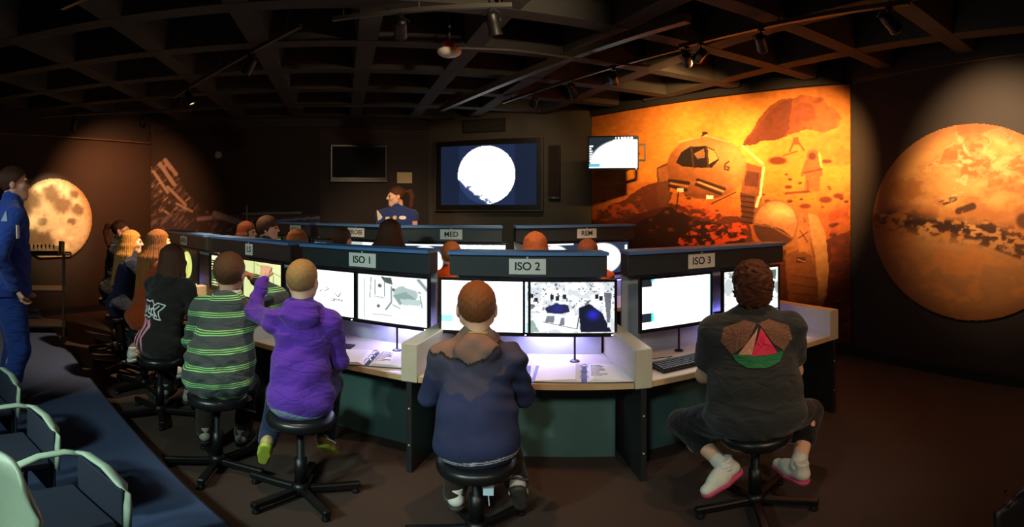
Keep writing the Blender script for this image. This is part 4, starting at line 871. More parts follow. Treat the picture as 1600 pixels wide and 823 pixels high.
def hand_mesh(wr, d, n, ts, hs, curl, h=.0038):
    d = Vector(d).normalized(); n = Vector(n); n = (n-d*n.dot(d)).normalized(); sd = d.cross(n).normalized()
    P = lambda a, b, c: Vector(wr)+(d*a+sd*b+n*c)*hs
    segs = []
    for i, (o, ln) in enumerate(((-.030, .062), (-.010, .074), (.011, .070), (.030, .055))):
        o *= ts*-1
        kn = P(.088-abs(i-1.3)*.004, o, 0); segs.append((P(.0, o*.55, 0), kn, .0135, .0105)); a = math.radians(curl[0]); cur = kn; ang = a
        for q, fr in enumerate((.45, .31, .24)):
            nx = cur+(d*math.cos(ang)-n*math.sin(ang))*ln*fr*hs; segs.append((cur, nx, .0092-.0008*q, .0086-.0012*q)); cur = nx; ang += math.radians(curl[1])
    t0 = P(.02, .026*ts, -.004); t1 = P(.052, .046*ts, -.016); t2 = P(.075, (.05-.0004*curl[1])*ts, -.024); t3 = P(.094, (.046-.0007*curl[1])*ts, -.032-.0002*curl[1])
    segs += [(t0, t1, .013, .0115), (t1, t2, .0108, .0095), (t2, t3, .0092, .0078), (Vector(wr)-d*.03*hs, P(.03, 0, 0), .019, .018)]
    A = np.array([list(s[0]) for s in segs]+[list(s[1]) for s in segs]); f = Field(A.min(0)-.03, A.max(0)+.03, h)
    for a, b, ra, rb in segs: f.cone(a, b, ra*hs, rb*hs, .006)
    return f.mesh()
def shoe_parts(parent, ank, fwd, up, sc, mu, ms, h=.006, stripe=None):
    fwd = Vector(fwd).normalized(); up = Vector(up); up = (up-fwd*up.dot(fwd)).normalized(); sd = fwd.cross(up)
    P = lambda a, b, c: Vector(ank)+(fwd*a+sd*b+up*c)*sc
    pts = [P(-.07, 0, -.1), P(.2, 0, .1), P(-.07, -.06, .1), P(.2, .06, -.12), P(.2, 0, -.12)]; A = np.array([list(p) for p in pts]); lo, hi = A.min(0)-.05, A.max(0)+.05
    f = Field(lo, hi, h); f.cone(P(-.035, 0, -.035), P(.05, 0, -.035), .036*sc, .04*sc, .03); f.cone(P(.05, 0, -.045), P(.14, .004, -.055), .04*sc, .03*sc, .03); f.cone(P(-.025, 0, -.03), P(-.02, 0, .035), .036*sc, .037*sc, .02)
    f.cone(P(.03, 0, -.0), P(.09, 0, -.025), .026*sc, .026*sc, .02)
    X, Y, Z = f.grid(); o = P(0, 0, -.068); f.F = np.maximum(f.F, -((X-o.x)*up.x+(Y-o.y)*up.y+(Z-o.z)*up.z)).astype(np.float32); o = P(0, 0, .04); f.F = np.maximum(f.F, (X-o.x)*up.x+(Y-o.y)*up.y+(Z-o.z)*up.z).astype(np.float32)
    s = field_obj('shoe', [f.mesh()], mu, parent)
    f = Field(lo, hi, h); f.cone(P(-.035, 0, -.07), P(.05, 0, -.07), .04*sc, .041*sc, .02); f.cone(P(.05, 0, -.07), P(.14, .004, -.07), .041*sc, .034*sc, .02)
    X, Y, Z = f.grid(); w = (X-o.x)*up.x+(Y-o.y)*up.y+(Z-o.z)*up.z+.04*sc
    f.F = np.maximum(f.F, np.maximum(w+.066*sc, -(w+.094*sc))).astype(np.float32); so = field_obj('sole', [f.mesh()], ms, s)
    mb = MB()
    for k in range(3): a = .05+k*.022; mb.tube([P(a, -.02, .012-k*.009), P(a+.004, 0, .022-k*.009), P(a, .02, .012-k*.009)], .003*sc, 6)
    return s

M_skin = mat('light skin', '#d9a288', .5, .06, 40, spec=.35); M_skin2 = mat('fair skin', '#e2b296', .5, .06, 40, spec=.35)
def person(label, loc, yaw, Hh, top, seat=None, lean=.06, lat=0.0, hsc=.92, head=(0, 0, 0), hands=None, feet=None, sw=1.0, girth=1.0, shirt=None, paint=None, sleeve=1.0, hood=False, pants=None, pleg=1.0,
           shoes=None, sole=None, hair=('short', None), skin=None, vox=.009, curl=((25, 30), (25, 30)), wr=.006, seed=0, bag=0.0, fold=75, group=None, extra=None, neckline=0.0, sock=None, eyes=False, kneepole=None, tuck=-.02, footup=None, kneesplay=.03):
    "a continuous body grown from a posed skeleton, with clothes, shoes and hair as its parts; faces +Y locally"
    skin = skin or M_skin; H_ = Hh; t = thing('person', label, 'person', loc, yaw, group); z0 = loc[2] if len(loc) > 2 else 0; top -= z0
    V3 = Vector; stand = seat is None
    pz = (seat-z0+.055*H_) if not stand else .52*H_
    Pv = V3((0, -.01, pz)); N = V3((lat, lean, top-.222*hsc-.018)); ax = (N-Pv); sl = ax.length; az = ax.normalized(); R = az.to_track_quat('Z', 'Y').to_matrix(); 
    if (R @ V3((1, 0, 0))).x < 0: R = R @ Matrix.Rotation(math.pi, 3, 'Z')
    xa = (V3((1, 0, 0))-az*az.x).normalized(); ya = az.cross(xa); R = Matrix((xa, ya, az)).transposed()
    S = {s: N+xa*(s*.105*H_*sw)-az*(.058*H_) for s in (-1, 1)}
    ul, fl = .172*H_, .150*H_; hands = hands or {}; J = {}
    for s in (-1, 1):
        tg = hands.get(s)
        if tg is None: tg = ((.11*s, .36, DESK-z0+.05), (.5*s, -.3, -.6)) if not stand else ((.2*s, .02, pz-.06), (s*.5, -.5, 0))
        el, wri = ik(S[s], tg[0], ul, fl, tg[1]); J[s] = (el, wri)
    K = {}; ls, lt = .235*H_, .235*H_
    for s in (-1, 1):
        hip = V3((s*.052*H_, 0.0, pz-.012*H_)); ft = (feet or {}).get(s)
        if ft is None: ft = V3((s*.12, .22, .16)) if not stand else V3((s*.09, -.02, .085))
        kn, an = ik(hip, ft, ls, lt, kneepole or (s*kneesplay*6, 1, .25)); K[s] = (hip, kn, an)
    # skin
    bl = np.array([list(p) for p in [Pv, N]+[q for s in (-1, 1) for q in (*J[s], *K[s], S[s])]]); lo, hi = bl.min(0)-.22, bl.max(0)+.22
    vb = max(.011, vox*1.2); g = girth
    def torso(f, o, k=.04):
        f.ell(Pv+V3((0, -.005, 0)), (.098*H_*g+o, .076*H_*g+o, .07*H_+o), R, k); f.ell(Pv+az*(.36*sl), (.086*H_*g+o, .066*H_*g+o, .11*H_+o), R, k+.02); f.ell(Pv+az*(.7*sl)-ya*.004, (.094*H_*(g*.5+.5)*sw+o, .066*H_*(g*.5+.5)+o, .115*H_+o), R, k+.02)
        f.cone(S[-1], S[1], .033*H_+o, .033*H_+o, k*.7); f.cone(N-az*.005, S[1].lerp(N, .12), .026*H_+o*.8, .027*H_+o*.8, k*.7); f.cone(N-az*.005, S[-1].lerp(N, .12), .026*H_+o*.8, .027*H_+o*.8, k*.7)
    hc = N+V3((0, .02, .112*hsc+.018)); Rh = Matrix.Rotation(head[0], 3, 'Z') @ Matrix.Rotation(-head[1], 3, 'X') @ Matrix.Rotation(head[2], 3, 'Y')
    f = Field(lo, hi, vb); torso(f, -.004)
    f.cone(N-az*.03, hc+Rh @ V3((0, -.02, -.06))*hsc, .036*H_*.95, .05*hsc, .02)
    for s in (-1, 1):
        el, wri = J[s]; f.cone(S[s], el, .034*H_*(g*.5+.5), .025*H_, .03); f.cone(el, wri, .026*H_, .0175*H_, .02)
        hip, kn, an = K[s]; f.cone(hip, kn, .056*H_*(g*.6+.4), .034*H_, .04); f.cone(kn, an, .033*H_, .022*H_, .03); m_ = kn.lerp(an, .33)-V3((0, .012, 0)); f.ell(m_, (.03*H_, .032*H_, .06*H_), None, .04); f.cone(an, an+V3((0, .1, -.04)), .02*H_, .018*H_, .02)
    ms = [f.mesh()]
    fh = Field([-.11*hsc, -.14*hsc, -.17*hsc], [.11*hsc, .15*hsc, .14*hsc], min(.006, vox)); head_field(fh, hsc); fh.cone([0, -.022*hsc, -.05*hsc], [0, -.03*hsc, -.16*hsc], .05*hsc, .05*hsc, .02)
    Vh, Qh = fh.mesh(); Rn = np.array(Rh); ms.append((Vh @ Rn.T+np.array(hc), Qh))
    for i, s in enumerate((-1, 1)):
        el, wri = J[s]; d = (wri-el).normalized(); n = V3((0, 0, 1)) if abs(d.z) < .8 else V3((0, -1, 0))
        ms.append(hand_mesh(wri+d*.012, d, n, s*-1, H_/1.68, curl[i], .0038 if vox < .011 else .007))
    field_obj('body', ms, skin, t)
    # shirt
    if shirt is not None:
        o = .014; f = Field(lo, hi, vox); torso(f, o, .05); f.cone(N-az*.03, N+az*.025+V3((0, .004, 0)), .042*H_+o*.5, .04*H_+o*.3, .02)
        for s in (-1, 1):
            el, wri = J[s]
            if sleeve > .55: f.cone(S[s], el, .036*H_*(g*.4+.6)+o*.5, .03*H_+o*.5, .03); e2 = el.lerp(wri, (sleeve-.5)/.5*.97); f.cone(el, e2, .03*H_+o*.5, .022*H_+o*.4, .02)
            else: f.cone(S[s], S[s].lerp(el, sleeve/.55), .042*H_*(g*.4+.6)+o*.6, .038*H_+o*.7, .035)
        if bag: f.ell(Pv+az*(.26*sl)-ya*.01, (.1*H_*g+bag, .078*H_*g+bag, .12*H_), R, .06)
        if hood:
            for (q, w) in ((-1, 1), (1, 1)):
                f.chain([N+xa*.0-ya*.055-az*.01, N+xa*(q*.06)-ya*.03+az*.0, N+xa*(q*.075)+ya*.03-az*.01, N+xa*(q*.04)+ya*.075-az*.05], [.032, .03, .027, .02], .02)
            f.ell(N-ya*.09-az*.045, (.1, .045, .08), R, .015)
        f.ell(Pv+V3((0, -.008, .01)), (.1*H_*g+o+.012, .078*H_*g+o+.012, .07*H_+o), R, .05); f.wrinkle(wr, fold, seed)
        X, Y, Z = f.grid()
        if not stand:
            zc = seat-z0+tuck; f.F = np.maximum(f.F, (zc-Z+np.clip(Y-.02, 0, .3)*.8)+0*X).astype(np.float32)
        else: f.F = np.maximum(f.F, (pz-.03-Z)+0*X).astype(np.float32)
        if neckline: f.F = np.maximum(f.F, ((X-N.x)*az.x+(Y-N.y)*az.y+(Z-N.z)*az.z)-neckline).astype(np.float32)
        sh = field_obj('shirt' if not hood else 'hooded_top', [f.mesh()], shirt, t, paint); t['_'] = 0; del t['_']
        sf = f
    if pants is not None:
        o = .012; f = Field(lo, [hi[0], hi[1], pz+.1*H_], vox*1.1)
        f.ell(Pv+V3((0, -.005, -.0)), (.1*H_*g+o*.4, .078*H_*g+o*.4, .07*H_+o*.3), R, .04)
        for s in (-1, 1):
            hip, kn, an = K[s]; f.cone(hip, kn, .06*H_*(g*.6+.4)+o*.5, .04*H_+o*.6, .045); e = kn.lerp(an, pleg); f.cone(kn, e, .04*H_+o*.6, (.033 if pleg > .9 else .036)*H_+o*.5, .03)
        f.wrinkle(.003, 50, seed+3)
        if not stand: X, Y, Z = f.grid(); f.F = np.maximum(f.F, np.where((Y < .1), (seat-z0+.001-Z), -1)+0*X).astype(np.float32) if False else f.F
        field_obj('trousers', [f.mesh()], pants, t)
    if shoes is not None:
        for s in (-1, 1):
            hip, kn, an = K[s]; fu = (footup or {}).get(s, (V3((s*.25, 1, 0)), V3((0, 0, 1))))
            shoe_parts(t, an, fu[0], fu[1], H_/1.62, shoes, sole or shoes)
            if sock is not None:
                d = (kn-an).normalized(); f = Field(np.array(an)-.08, np.array(an)+.12, .006); f.cone(an, an+d*.055, .026*H_, .025*H_, .01); field_obj('sock', [f.mesh()], sock, t)
    if hair[1] is not None:
        Vq, Qq = hair_field(hair[0], hsc, min(.006, vox) if vox < .011 else .008, seed); field_obj('hair', [(Vq @ Rn.T+np.array(hc), Qq)], hair[1], t)
    if eyes:
        for q in (-1, 1):
            c = hc+Rh @ (V3((q*.031, .086, .006))*hsc); f = MB(); f.lathe([(0, -.011), (.008, -.008), (.011, 0), (.008, .008), (0, .011)], 10); o = f.build('eye', mat('eye', '#4a3a34', .25), t, c, True)
    t['N'] = 0; del t['N']
    return dict(t=t, N=N, az=az, xa=xa, ya=ya, hc=hc, Rh=Rh, hs=hsc, sf=sf if shirt is not None else None, J=J, K=K)
def decal(pr, name, strokes, m, x0, z0, d=(0, 1, 0), lift=.002, filled=()):
    "flat print laid on the back of a garment: strokes are (points, width) in metres on the back plane"
    f = pr['sf']; mb = MB()
    def surf(P):
        P = np.asarray(P, float); y = np.full(len(P), f.lo[1]); done = np.zeros(len(P), bool)
        for _ in range(int((f.n[1])*2)):
            v = f.sample(np.stack([P[:, 0], y, P[:, 1]], 1)); done |= v < 0; y = np.where(done, y, y+f.h*.5)
            if done.all(): break
        return np.stack([P[:, 0], y-lift-f.h*.25, P[:, 1]], 1)
    for pts, w in strokes:
        q = []
        for i in range(len(pts)-1):
            a, b = np.array(pts[i]), np.array(pts[i+1]); n = max(1, int(np.hypot(*(b-a))/.008)); q += [a+(b-a)*k/n for k in range(n)]
        q.append(np.array(pts[-1])); q = np.array(q)+np.array([x0, z0]); tg = np.gradient(q, axis=0); tg /= np.linalg.norm(tg, axis=1)[:, None]+1e-9; nr = np.stack([-tg[:, 1], tg[:, 0]], 1)
        ww = np.asarray(w, float) if not hasattr(w, '__len__') else np.interp(np.linspace(0, 1, len(q)), np.linspace(0, 1, len(w)), w)[:, None]
        A = surf(q+nr*ww/2); B = surf(q-nr*ww/2); n = len(q); mb.add([tuple(p) for p in A]+[tuple(p) for p in B], [(i, i+1, n+i+1, n+i) for i in range(n-1)])
    for poly in filled:
        P = np.array(poly)+np.array([x0, z0]); c = P.mean(0); rings = [surf(c+(P-c)*k) for k in (.0001, .25, .5, .75, 1)]
        n = len(P); vs = [tuple(p) for r in rings for p in r]; mb.add(vs, [(a*n+i, a*n+(i+1) % n, (a+1)*n+(i+1) % n, (a+1)*n+i) for a in range(4) for i in range(n)])
    o = mb.build(name, m, pr['t']); s = o.modifiers.new('t', 'SOLIDIFY'); s.thickness = .0015; s.offset = 0; return o

# ------------------------------------------------------------------ stools
M_vinyl = mat('black vinyl', '#17171a', .35, .1, 40, .05, 200, spec=.6); M_metal = mat('black enamelled steel', '#151517', .4, .1, 30, metal=.3); M_tag = mat('pale blue tag', '#b9d6e6', .6, .05)
_stool = {}
def stool(loc, seat, rz, label, legs=5, tagged=False):
    t = thing('stool', label, 'stool', (loc[0], loc[1], 0), rz, 'swivel stools at the consoles')
    k = 'p'
    if k not in _stool:
        a = MB(); a.lathe([(0, -.075), (.15, -.075), (.168, -.066), (.178, -.045), (.178, -.022), (.168, -.006), (.14, 0), (0, -.004)], 28)
        g = MB(); g.box((-.02, .03, .035), (.02, .31, .075), bev=.006); e = MB(); e.lathe([(0, 0), (.02, 0), (.022, .012), (.014, .034), (0, .034)], 10); hb = MB(); hb.lathe([(0, .03), (.05, .03), (.05, .08), (.035, .1), (0, .1)], 18)
        lv = MB(); lv.tube([(0, 0, 0), (.1, -.06, -.01), (.17, -.1, -.03)], .006, 6)
        _stool[k] = [q.mesh(n) for q, n in ((a, 'cushion'), (g, 'leg'), (e, 'glide'), (hb, 'hub'), (lv, 'lever'))]
        for me, m in zip(_stool[k], (M_vinyl, M_metal, M_metal, M_metal, M_metal)): me.materials.append(m)
        _stool[k][0].shade_smooth(); _stool[k][3].shade_smooth()
    cu, lg, gl, hb, lv = _stool[k]
    link('cushion', cu, None, t, (0, 0, seat)); link('hub', hb, None, t)
    for q in range(legs):
        A = Matrix.Rotation(2*math.pi*q/legs, 4, 'Z'); l = link('leg', lg, None, t, A); link('glide', gl, None, l, (0, .285, .0))
    mb = MB(); mb.lathe([(.033, .1), (.033, .26), (.022, .262), (.022, seat-.08)], 16); mb.build('column', M_metal, t, None, True)
    mb = MB(); mb.box((-.09, -.09, seat-.095), (.09, .09, seat-.0755)); mb.build('seat_plate', M_metal, t)
    link('lever', lv, None, t, Matrix.Translation((.03, 0, seat-.1)))
    if tagged:
        mb = MB(); mb.box((-.022, -.002, -.07), (.022, .002, 0), bev=.001); mb.build('tag', M_tag, t, Matrix.Translation((0, -.115, seat-.085)) @ Matrix.Rotation(-rz, 4, 'Z')); mb = MB(); mb.tube([(0, 0, -.07), (.004, 0, -.13)], .0025, 6); mb.build('tag_string', M_tag, t, Matrix.Translation((0, -.115, seat-.085)))
    return t
def loc2(px, D): p = polar(px, D); return (p.x, p.y, 0)
def toL(loc, yaw, P): return Matrix.Rotation(-yaw, 3, 'Z') @ (Vector(P)-Vector((loc[0], loc[1], loc[2] if len(loc) > 2 else 0)))
def pxL(loc, yaw, px, py, D): p = polar(px, D, zat(py, D)); return toL(loc, yaw, p)
def badge(pr, px, py, w, h, m, name, shape='box', rot=0.0):
    "small cloth badge laid on the garment where the sight line meets it"
    t = pr['t']; A = (Matrix.Translation(t.location) @ Matrix.Rotation(t.rotation_euler.z, 4, 'Z')).inverted(); o = A @ Vector((0, 0, CAM_H)); q = A @ polar(px, 1.0, zat(py, 1.0)); d = (q-o).normalized()
    ts = np.arange(.5, 9, .004); P = np.array(o)[None]+ts[:, None]*np.array(d)[None]; f = pr['sf']; ok = ((P > f.lo+.02) & (P < f.lo+(f.n-2)*f.h)).all(1)
    v = np.where(ok, f.sample(P), 1); i = np.argmax(v < 0)
    if not (v < 0).any(): return
    c = P[i]; e = .012; n = np.array([f.sample((c+np.eye(3)[k]*e)[None])[0]-f.sample((c-np.eye(3)[k]*e)[None])[0] for k in range(3)]); n = Vector(n).normalized()
    R = n.to_track_quat('Y', 'Z').to_matrix().to_4x4() @ Matrix.Rotation(rot, 4, 'Y')
    mb = MB()
    if shape == 'tri': P2 = [(-w/2, -h/2), (w/2, -h/2), (w*.05, h/2), (-w*.05, h/2)]
    elif shape == 'round': P2 = [(w/2*math.cos(a), h/2*math.sin(a)) for a in np.linspace(0, 2*math.pi, 15)[:-1]]
    else: P2 = [(-w/2, -h/2), (w/2, -h/2), (w/2, h/2), (-w/2, h/2)]
    mb.loft([[(x, 0, z) for x, z in P2], [(x, .006, z) for x, z in P2]]); return mb.build(name, m, t, Matrix.Translation(Vector(c)+n*.002) @ R)

# ------------------------------------------------------------------ cloth and hair
def cloth(name, col, vary=.15, bump=.25, sc=120, rough=.9):
    "woven cloth: fine weave plus soft creases"
    new = name not in MATS; m = mat(name, col, rough, vary, sc, bump, sc*4, spec=.15, sheen=.15)
    if new:
        nt = m.node_tree; N = nt.nodes; L = nt.links; b = N['Principled BSDF']; old = b.inputs['Normal'].links[0].from_socket
        tc = N.new('ShaderNodeTexCoord'); mp = N.new('ShaderNodeMapping'); mp.inputs['Scale'].default_value = (1, 1, 2.2); mp.inputs['Rotation'].default_value = (.3, .5, 0); L.new(tc.outputs['Object'], mp.inputs[0])
        nz = N.new('ShaderNodeTexNoise'); nz.inputs['Scale'].default_value = 7; nz.inputs['Detail'].default_value = 3; nz.inputs['Distortion'].default_value = 1.2; L.new(mp.outputs[0], nz.inputs['Vector'])
        bp = N.new('ShaderNodeBump'); bp.inputs['Strength'].default_value = .8; bp.inputs['Distance'].default_value = .03; L.new(nz.outputs[0], bp.inputs['Height']); L.new(old, bp.inputs['Normal']); L.new(bp.outputs[0], b.inputs['Normal'])
    return m
def stripe_cloth():
    m = cloth('grey knit with lime stripes', '#4c5354'); nt = m.node_tree; N = nt.nodes; L = nt.links; b = N['Principled BSDF']; mx = b.inputs['Base Color'].links[0].from_socket
    tc = N.new('ShaderNodeTexCoord'); sp = N.new('ShaderNodeSeparateXYZ'); L.new(tc.outputs['Object'], sp.inputs[0])
    def math_(op, a, b_=None, v=None):
        n = N.new('ShaderNodeMath'); n.operation = op; L.new(a, n.inputs[0])
        if b_ is not None: L.new(b_, n.inputs[1])
        if v is not None: n.inputs[1].default_value = v
        return n.outputs[0]
    z = math_('ADD', sp.outputs[2], math_('MULTIPLY', sp.outputs[0], v=-.06)); fr = math_('FRACT', math_('MULTIPLY', z, v=1/.098)); tot = None
    for c in (.30, .42, .54):
        l = math_('LESS_THAN', math_('ABSOLUTE', math_('SUBTRACT', fr, v=c)), v=.027); tot = l if tot is None else math_('ADD', tot, l)
    mm = N.new('ShaderNodeMix'); mm.data_type = 'RGBA'; L.new(tot, mm.inputs[0]); L.new(mx, mm.inputs[6]); mm.inputs[7].default_value = (*lin('#9fe88a'), 1); L.new(mm.outputs[2], b.inputs['Base Color']); return m
def hairm(name, col, tip=.25): return mat(name, col, .6, .45, 26, .5, 60, spec=.25, stretch=(6, 6, .7))
M_jean = cloth('blue jeans', '#222c48'); M_blackcl = cloth('black cloth', '#1d1b1d'); M_dkbrown = cloth('dark brown trousers', '#2a201b'); M_shoe = mat('grey shoe', '#8d8a80', .6, .1, 60); M_shoew = mat('white shoe', '#cfcdc4', .6, .08, 60); M_soleb = mat('black sole', '#1c1b1a', .6)
M_brown = hairm('brown hair', '#4a2c1c'); M_dbrown = hairm('dark brown hair', '#4a2a1a'); M_ginger = hairm('ginger hair', '#8f4a22'); M_sandy = hairm('sandy hair', '#a07848'); M_blond = hairm('dark blonde hair', '#b8843c'); M_auburn = hairm('auburn hair', '#6b341c')
M_white = cloth('white cotton', '#dcdcd6')
# boy at ISO 2 ---------------------------------------------------------
def paint_iso2(V):
    x, z = V[:, 0], V[:, 2]; C = np.tile(H('#2b3152'), (len(V), 1)); n = vnoise(x*14, z*14+V[:, 1]*9, 5)
    C *= (.85+.3*n)[:, None]; line = .958+.02*np.abs(((x*13) % 1)*2-1)+.18*np.clip(-.03-x, 0, .2)+.75*np.clip(x, 0, .2)
    up = z > line; C[up] = H('#7d6156')*(.85+.3*n[up])[:, None]; e = (np.abs(z-line) < .009); C[e] = H('#1c1c22')
    mid = (z < line) & (z > line-.1-.08*n); C[mid] = C[mid]*.5+H('#544a52')*.5
    hem = (np.abs(z-(.515+.02*np.sin(7*x))) < .0035) | (np.abs(z-(.528+.02*np.sin(7*x))) < .0035); C[hem & (V[:, 1] < .02)] = H('#c9c7cc'); return C
lo_ = loc2(745, 2.22); yw = .07
P1 = person('boy in a navy and brown hooded top seated at ISO 2', lo_, yw, 1.52, zat(443, 2.27), .475, lean=.08, hsc=1.1, head=(.0, -.12, 0), sw=.95, girth=1.03, bag=.02, shirt=print_mat('printed fleece', .95), paint=paint_iso2, hood=True, pants=M_dkbrown, shoes=M_shoew, sole=mat('dark grey sole', '#3a3834', .6),
            hair=('buzz', hairm('cropped brown hair', '#7a4a28')), skin=M_skin2, vox=.007, seed=1, feet={-1: Vector((-.1, .12, .2)), 1: pxL(lo_, yw, 808, 752, 2.3)}, footup={1: (Vector((.1, .45, -.85)), Vector((0, .85, .45)))}, sock=M_white, group='children at the near consoles', tuck=-.03, kneesplay=0)
stool(lo_, .475, .5, 'black swivel stool under the boy at ISO 2, pale tag below its seat', tagged=True)
mb = MB(); mb.tube([tuple(P1['N']+Vector((math.sin(a)*.062, -math.cos(a)*.058, .03+.012*math.cos(a)))) for a in np.linspace(-2.6, 2.6, 21)], .006, 8); mb.build('neck_cord', mat('yellow cord', '#d8b84a', .6), P1['t'])
# boy in purple -----------------------------------------------------------
lo_ = loc2(470, 2.62); yw = .28
P2 = person('boy in a purple hooded top raising his left arm', lo_, yw, 1.4, zat(408, 2.66), .55, lean=.06, hsc=1.02, head=(-.25, -.05, 0), sw=1.0, girth=1.02, bag=.012, shirt=cloth('purple fleece', '#5a2fa0'), hood=True, pants=M_jean, shoes=mat('tan trainer', '#b09a6a', .6), sole=mat('lime sole', '#a8b83c', .6), hair=('buzz', M_sandy), skin=M_skin2, vox=.007, seed=2,
            hands={-1: (pxL(lo_, yw, 411, 437, 3.0), (-.5, -.1, -.9)), 1: (Vector((.17, .3, .73)), (.35, -.7, -.6))}, feet={-1: pxL(lo_, yw, 418, 688, 2.72), 1: pxL(lo_, yw, 510, 682, 2.8)}, footup={-1: (Vector((-.2, .45, -.85)), Vector((0, .85, .45))), 1: (Vector((.3, .7, -.6)), Vector((0, .6, .7)))}, curl=((70, 70), (30, 30)), group='children at the near consoles', wr=.006, fold=58)
f = Field((-.3, -.25, .5), (.3, .2, .72), .008); f.ell((0, -.018, .55+.055*1.4+.004), (.098*1.4*1.02+.034, .076*1.4*1.02+.034, .07*1.4+.02), None, .01)
X, Y, Z = f.grid(); f.F = np.maximum(np.maximum(f.F, Z-.59+.02*np.sin(20*X)), .545-Z+np.clip(Y, 0, .3)).astype(np.float32); field_obj('undershirt_hem', [f.mesh()], cloth('grey blue cotton', '#6f8296'), P2['t'])
stool(lo_, .55, .2, 'black swivel stool under the boy in purple')
# boy in stripes -----------------------------------------------------------
lo_ = loc2(340, 2.98); yw = .4
P3 = person('boy in a grey hooded top with lime green stripes', lo_, yw, 1.5, zat(398, 3.05), .535, lean=.13, lat=.05, hsc=1.12, head=(-.25, -.05, 0), sw=1.05, girth=1.2, bag=.03, shirt=stripe_cloth(), hood=True, pants=M_dkbrown, shoes=M_shoe, sole=M_soleb, hair=('short', hairm('cropped dark brown hair', '#5d3d26')), skin=M_skin, vox=.007, seed=3,
            hands={1: (pxL(lo_, yw, 392, 432, 3.22), (.8, 0, -.7)), -1: None}, curl=((25, 30), (65, 65)), group='children at the near consoles', sleeve=.93)
P3['t'].name = 'person'
stool(lo_, .535, .9, 'black swivel stool under the boy in stripes')
mb = MB(); c = P3['N']; mb.tube([tuple(c+Vector((math.sin(a)*.058, -math.cos(a)*.052, .03))) for a in np.linspace(-2.4, 2.4, 19)], .022, 10); mb.build('white_collar', M_white, P3['t'], None, True)
# woman at ISO 3 -------------------------------------------------------------
lo_ = loc2(1180, 2.5); yw = -.3
def paint_top(V):
    n = vnoise(V[:, 0]*20, V[:, 2]*20+V[:, 1]*8, 6); return H('#2c3030')[None]*(.85+.3*n)[:, None]
P4 = person('woman in a dark short-sleeved top with a pink and green back', lo_, yw, 1.66, zat(415, 2.55), .5, lean=.07, hsc=1.0, head=(.05, -.06, 0), sw=1.08, girth=1.36, bag=.01, shirt=cloth('charcoal jersey', '#33383a'), sleeve=.33, pants=cloth('black capri cloth', '#1c1a1e'), pleg=.5, shoes=mat('pale trainer', '#d6d3c8', .6, .08, 80), sole=mat('pink sole', '#c8486c', .6),
            hair=('curly', hairm('curly auburn hair', '#54301f')), skin=M_skin2, vox=.007, seed=4, feet={-1: pxL(lo_, yw, 1132, 728, 2.42), 1: pxL(lo_, yw, 1247, 728, 2.5)}, kneepole=None, kneesplay=.11, sock=M_white, wr=.003,
            footup={-1: (toL((0, 0, 0), yw, Vector((-.85, -.3, -.32))), Vector((-.25, 0, .9))), 1: (toL((0, 0, 0), yw, Vector((-.2, 1, .1))), Vector((0, 0, 1)))})
stool(lo_, .5, .3, 'black swivel stool under the woman at ISO 3')
N = P4['N']; dense = lambda P, k=8: [tuple(np.array(P[i])*(1-q/k)+np.array(P[(i+1) % len(P)])*q/k) for i in range(len(P)) for q in range(k)]
decal(P4, 'pink_panel', [], mat('hot pink jersey', '#e0315c', .8), N.x+.015, N.z, filled=[dense([(0, -.05), (.075, -.175), (-.055, -.18)])], lift=.005)
decal(P4, 'skin_panel', [], M_skin, N.x, N.z, filled=[dense([(0, -.05), (-.035, -.175), (-.1, -.175)])], lift=.0035)
decal(P4, 'green_band', [], mat('green jersey', '#1f7a48', .8), N.x, N.z, filled=[dense([(-.125, -.178), (.125, -.168), (.1, -.215), (.03, -.235), (-.06, -.232), (-.11, -.205)])], lift=.004)
lace = mat('sheer brown lace', '#7a5644', .8, .5, 90)
decal(P4, 'lace_yoke', [], lace, N.x, N.z, filled=[dense([(-.006, -.03), (-.06, -.125), (-.125, -.178), (-.175, -.12), (-.16, -.055), (-.06, -.015)])], lift=.0022); decal(P4, 'lace_yoke', [], lace, N.x, N.z, filled=[dense([(.006, -.03), (.07, -.125), (.125, -.17), (.175, -.12), (.16, -.055), (.06, -.015)])], lift=.0022)
# girl in the black top with the print -----------------------------------------------
lo_ = loc2(250, 3.85); yw = -.02
P5 = person('girl in a black hooded top with a white and pink back print', lo_, yw, 1.55, zat(384, 3.95), .52, lean=.14, hsc=.98, head=(.0, -.1, 0), girth=1.08, sw=1.05, shirt=cloth('black fleece', '#2a2525'), hood=True, pants=M_blackcl, shoes=M_shoe, sole=M_soleb, hair=('long', M_dbrown), skin=M_skin, vox=.008, seed=5, group='children at the near consoles', tuck=-.05)
stool(lo_, .52, .1, 'black swivel stool under the girl with the back print')
M_pw = mat('white print', '#f2f0f0', .7, .02); M_pp = mat('pink print', '#f09ab4', .7, .05)
ox, oz = -.045, P5['N'].z-.25; w_ = .009
outl = [[(-.085, .03), (-.06, .055), (-.02, .05), (.0, .06), (.03, .035), (.05, .05), (.1, .04), (.062, .002), (.085, -.045), (.04, -.04), (.022, -.015), (.0, -.04), (-.03, -.03), (-.06, -.045), (-.085, -.02), (-.065, .005), (-.085, .03)],
        [(-.05, .025), (-.03, .0), (-.05, -.02)], [(-.015, .03), (.0, .005), (.02, .02), (.01, -.02), (-.012, -.012), (-.015, .03)], [(.02, .035), (.045, -.03)], [(.06, .035), (.03, .005), (.06, -.03)], [(-.075, .02), (-.055, -.01), (-.075, -.03)]]
outl = [[(a*1.3, b*1.3) for a, b in s] for s in outl]
decal(P5, 'white_lettering', [(s, w_) for s in outl], M_pw, ox, oz)
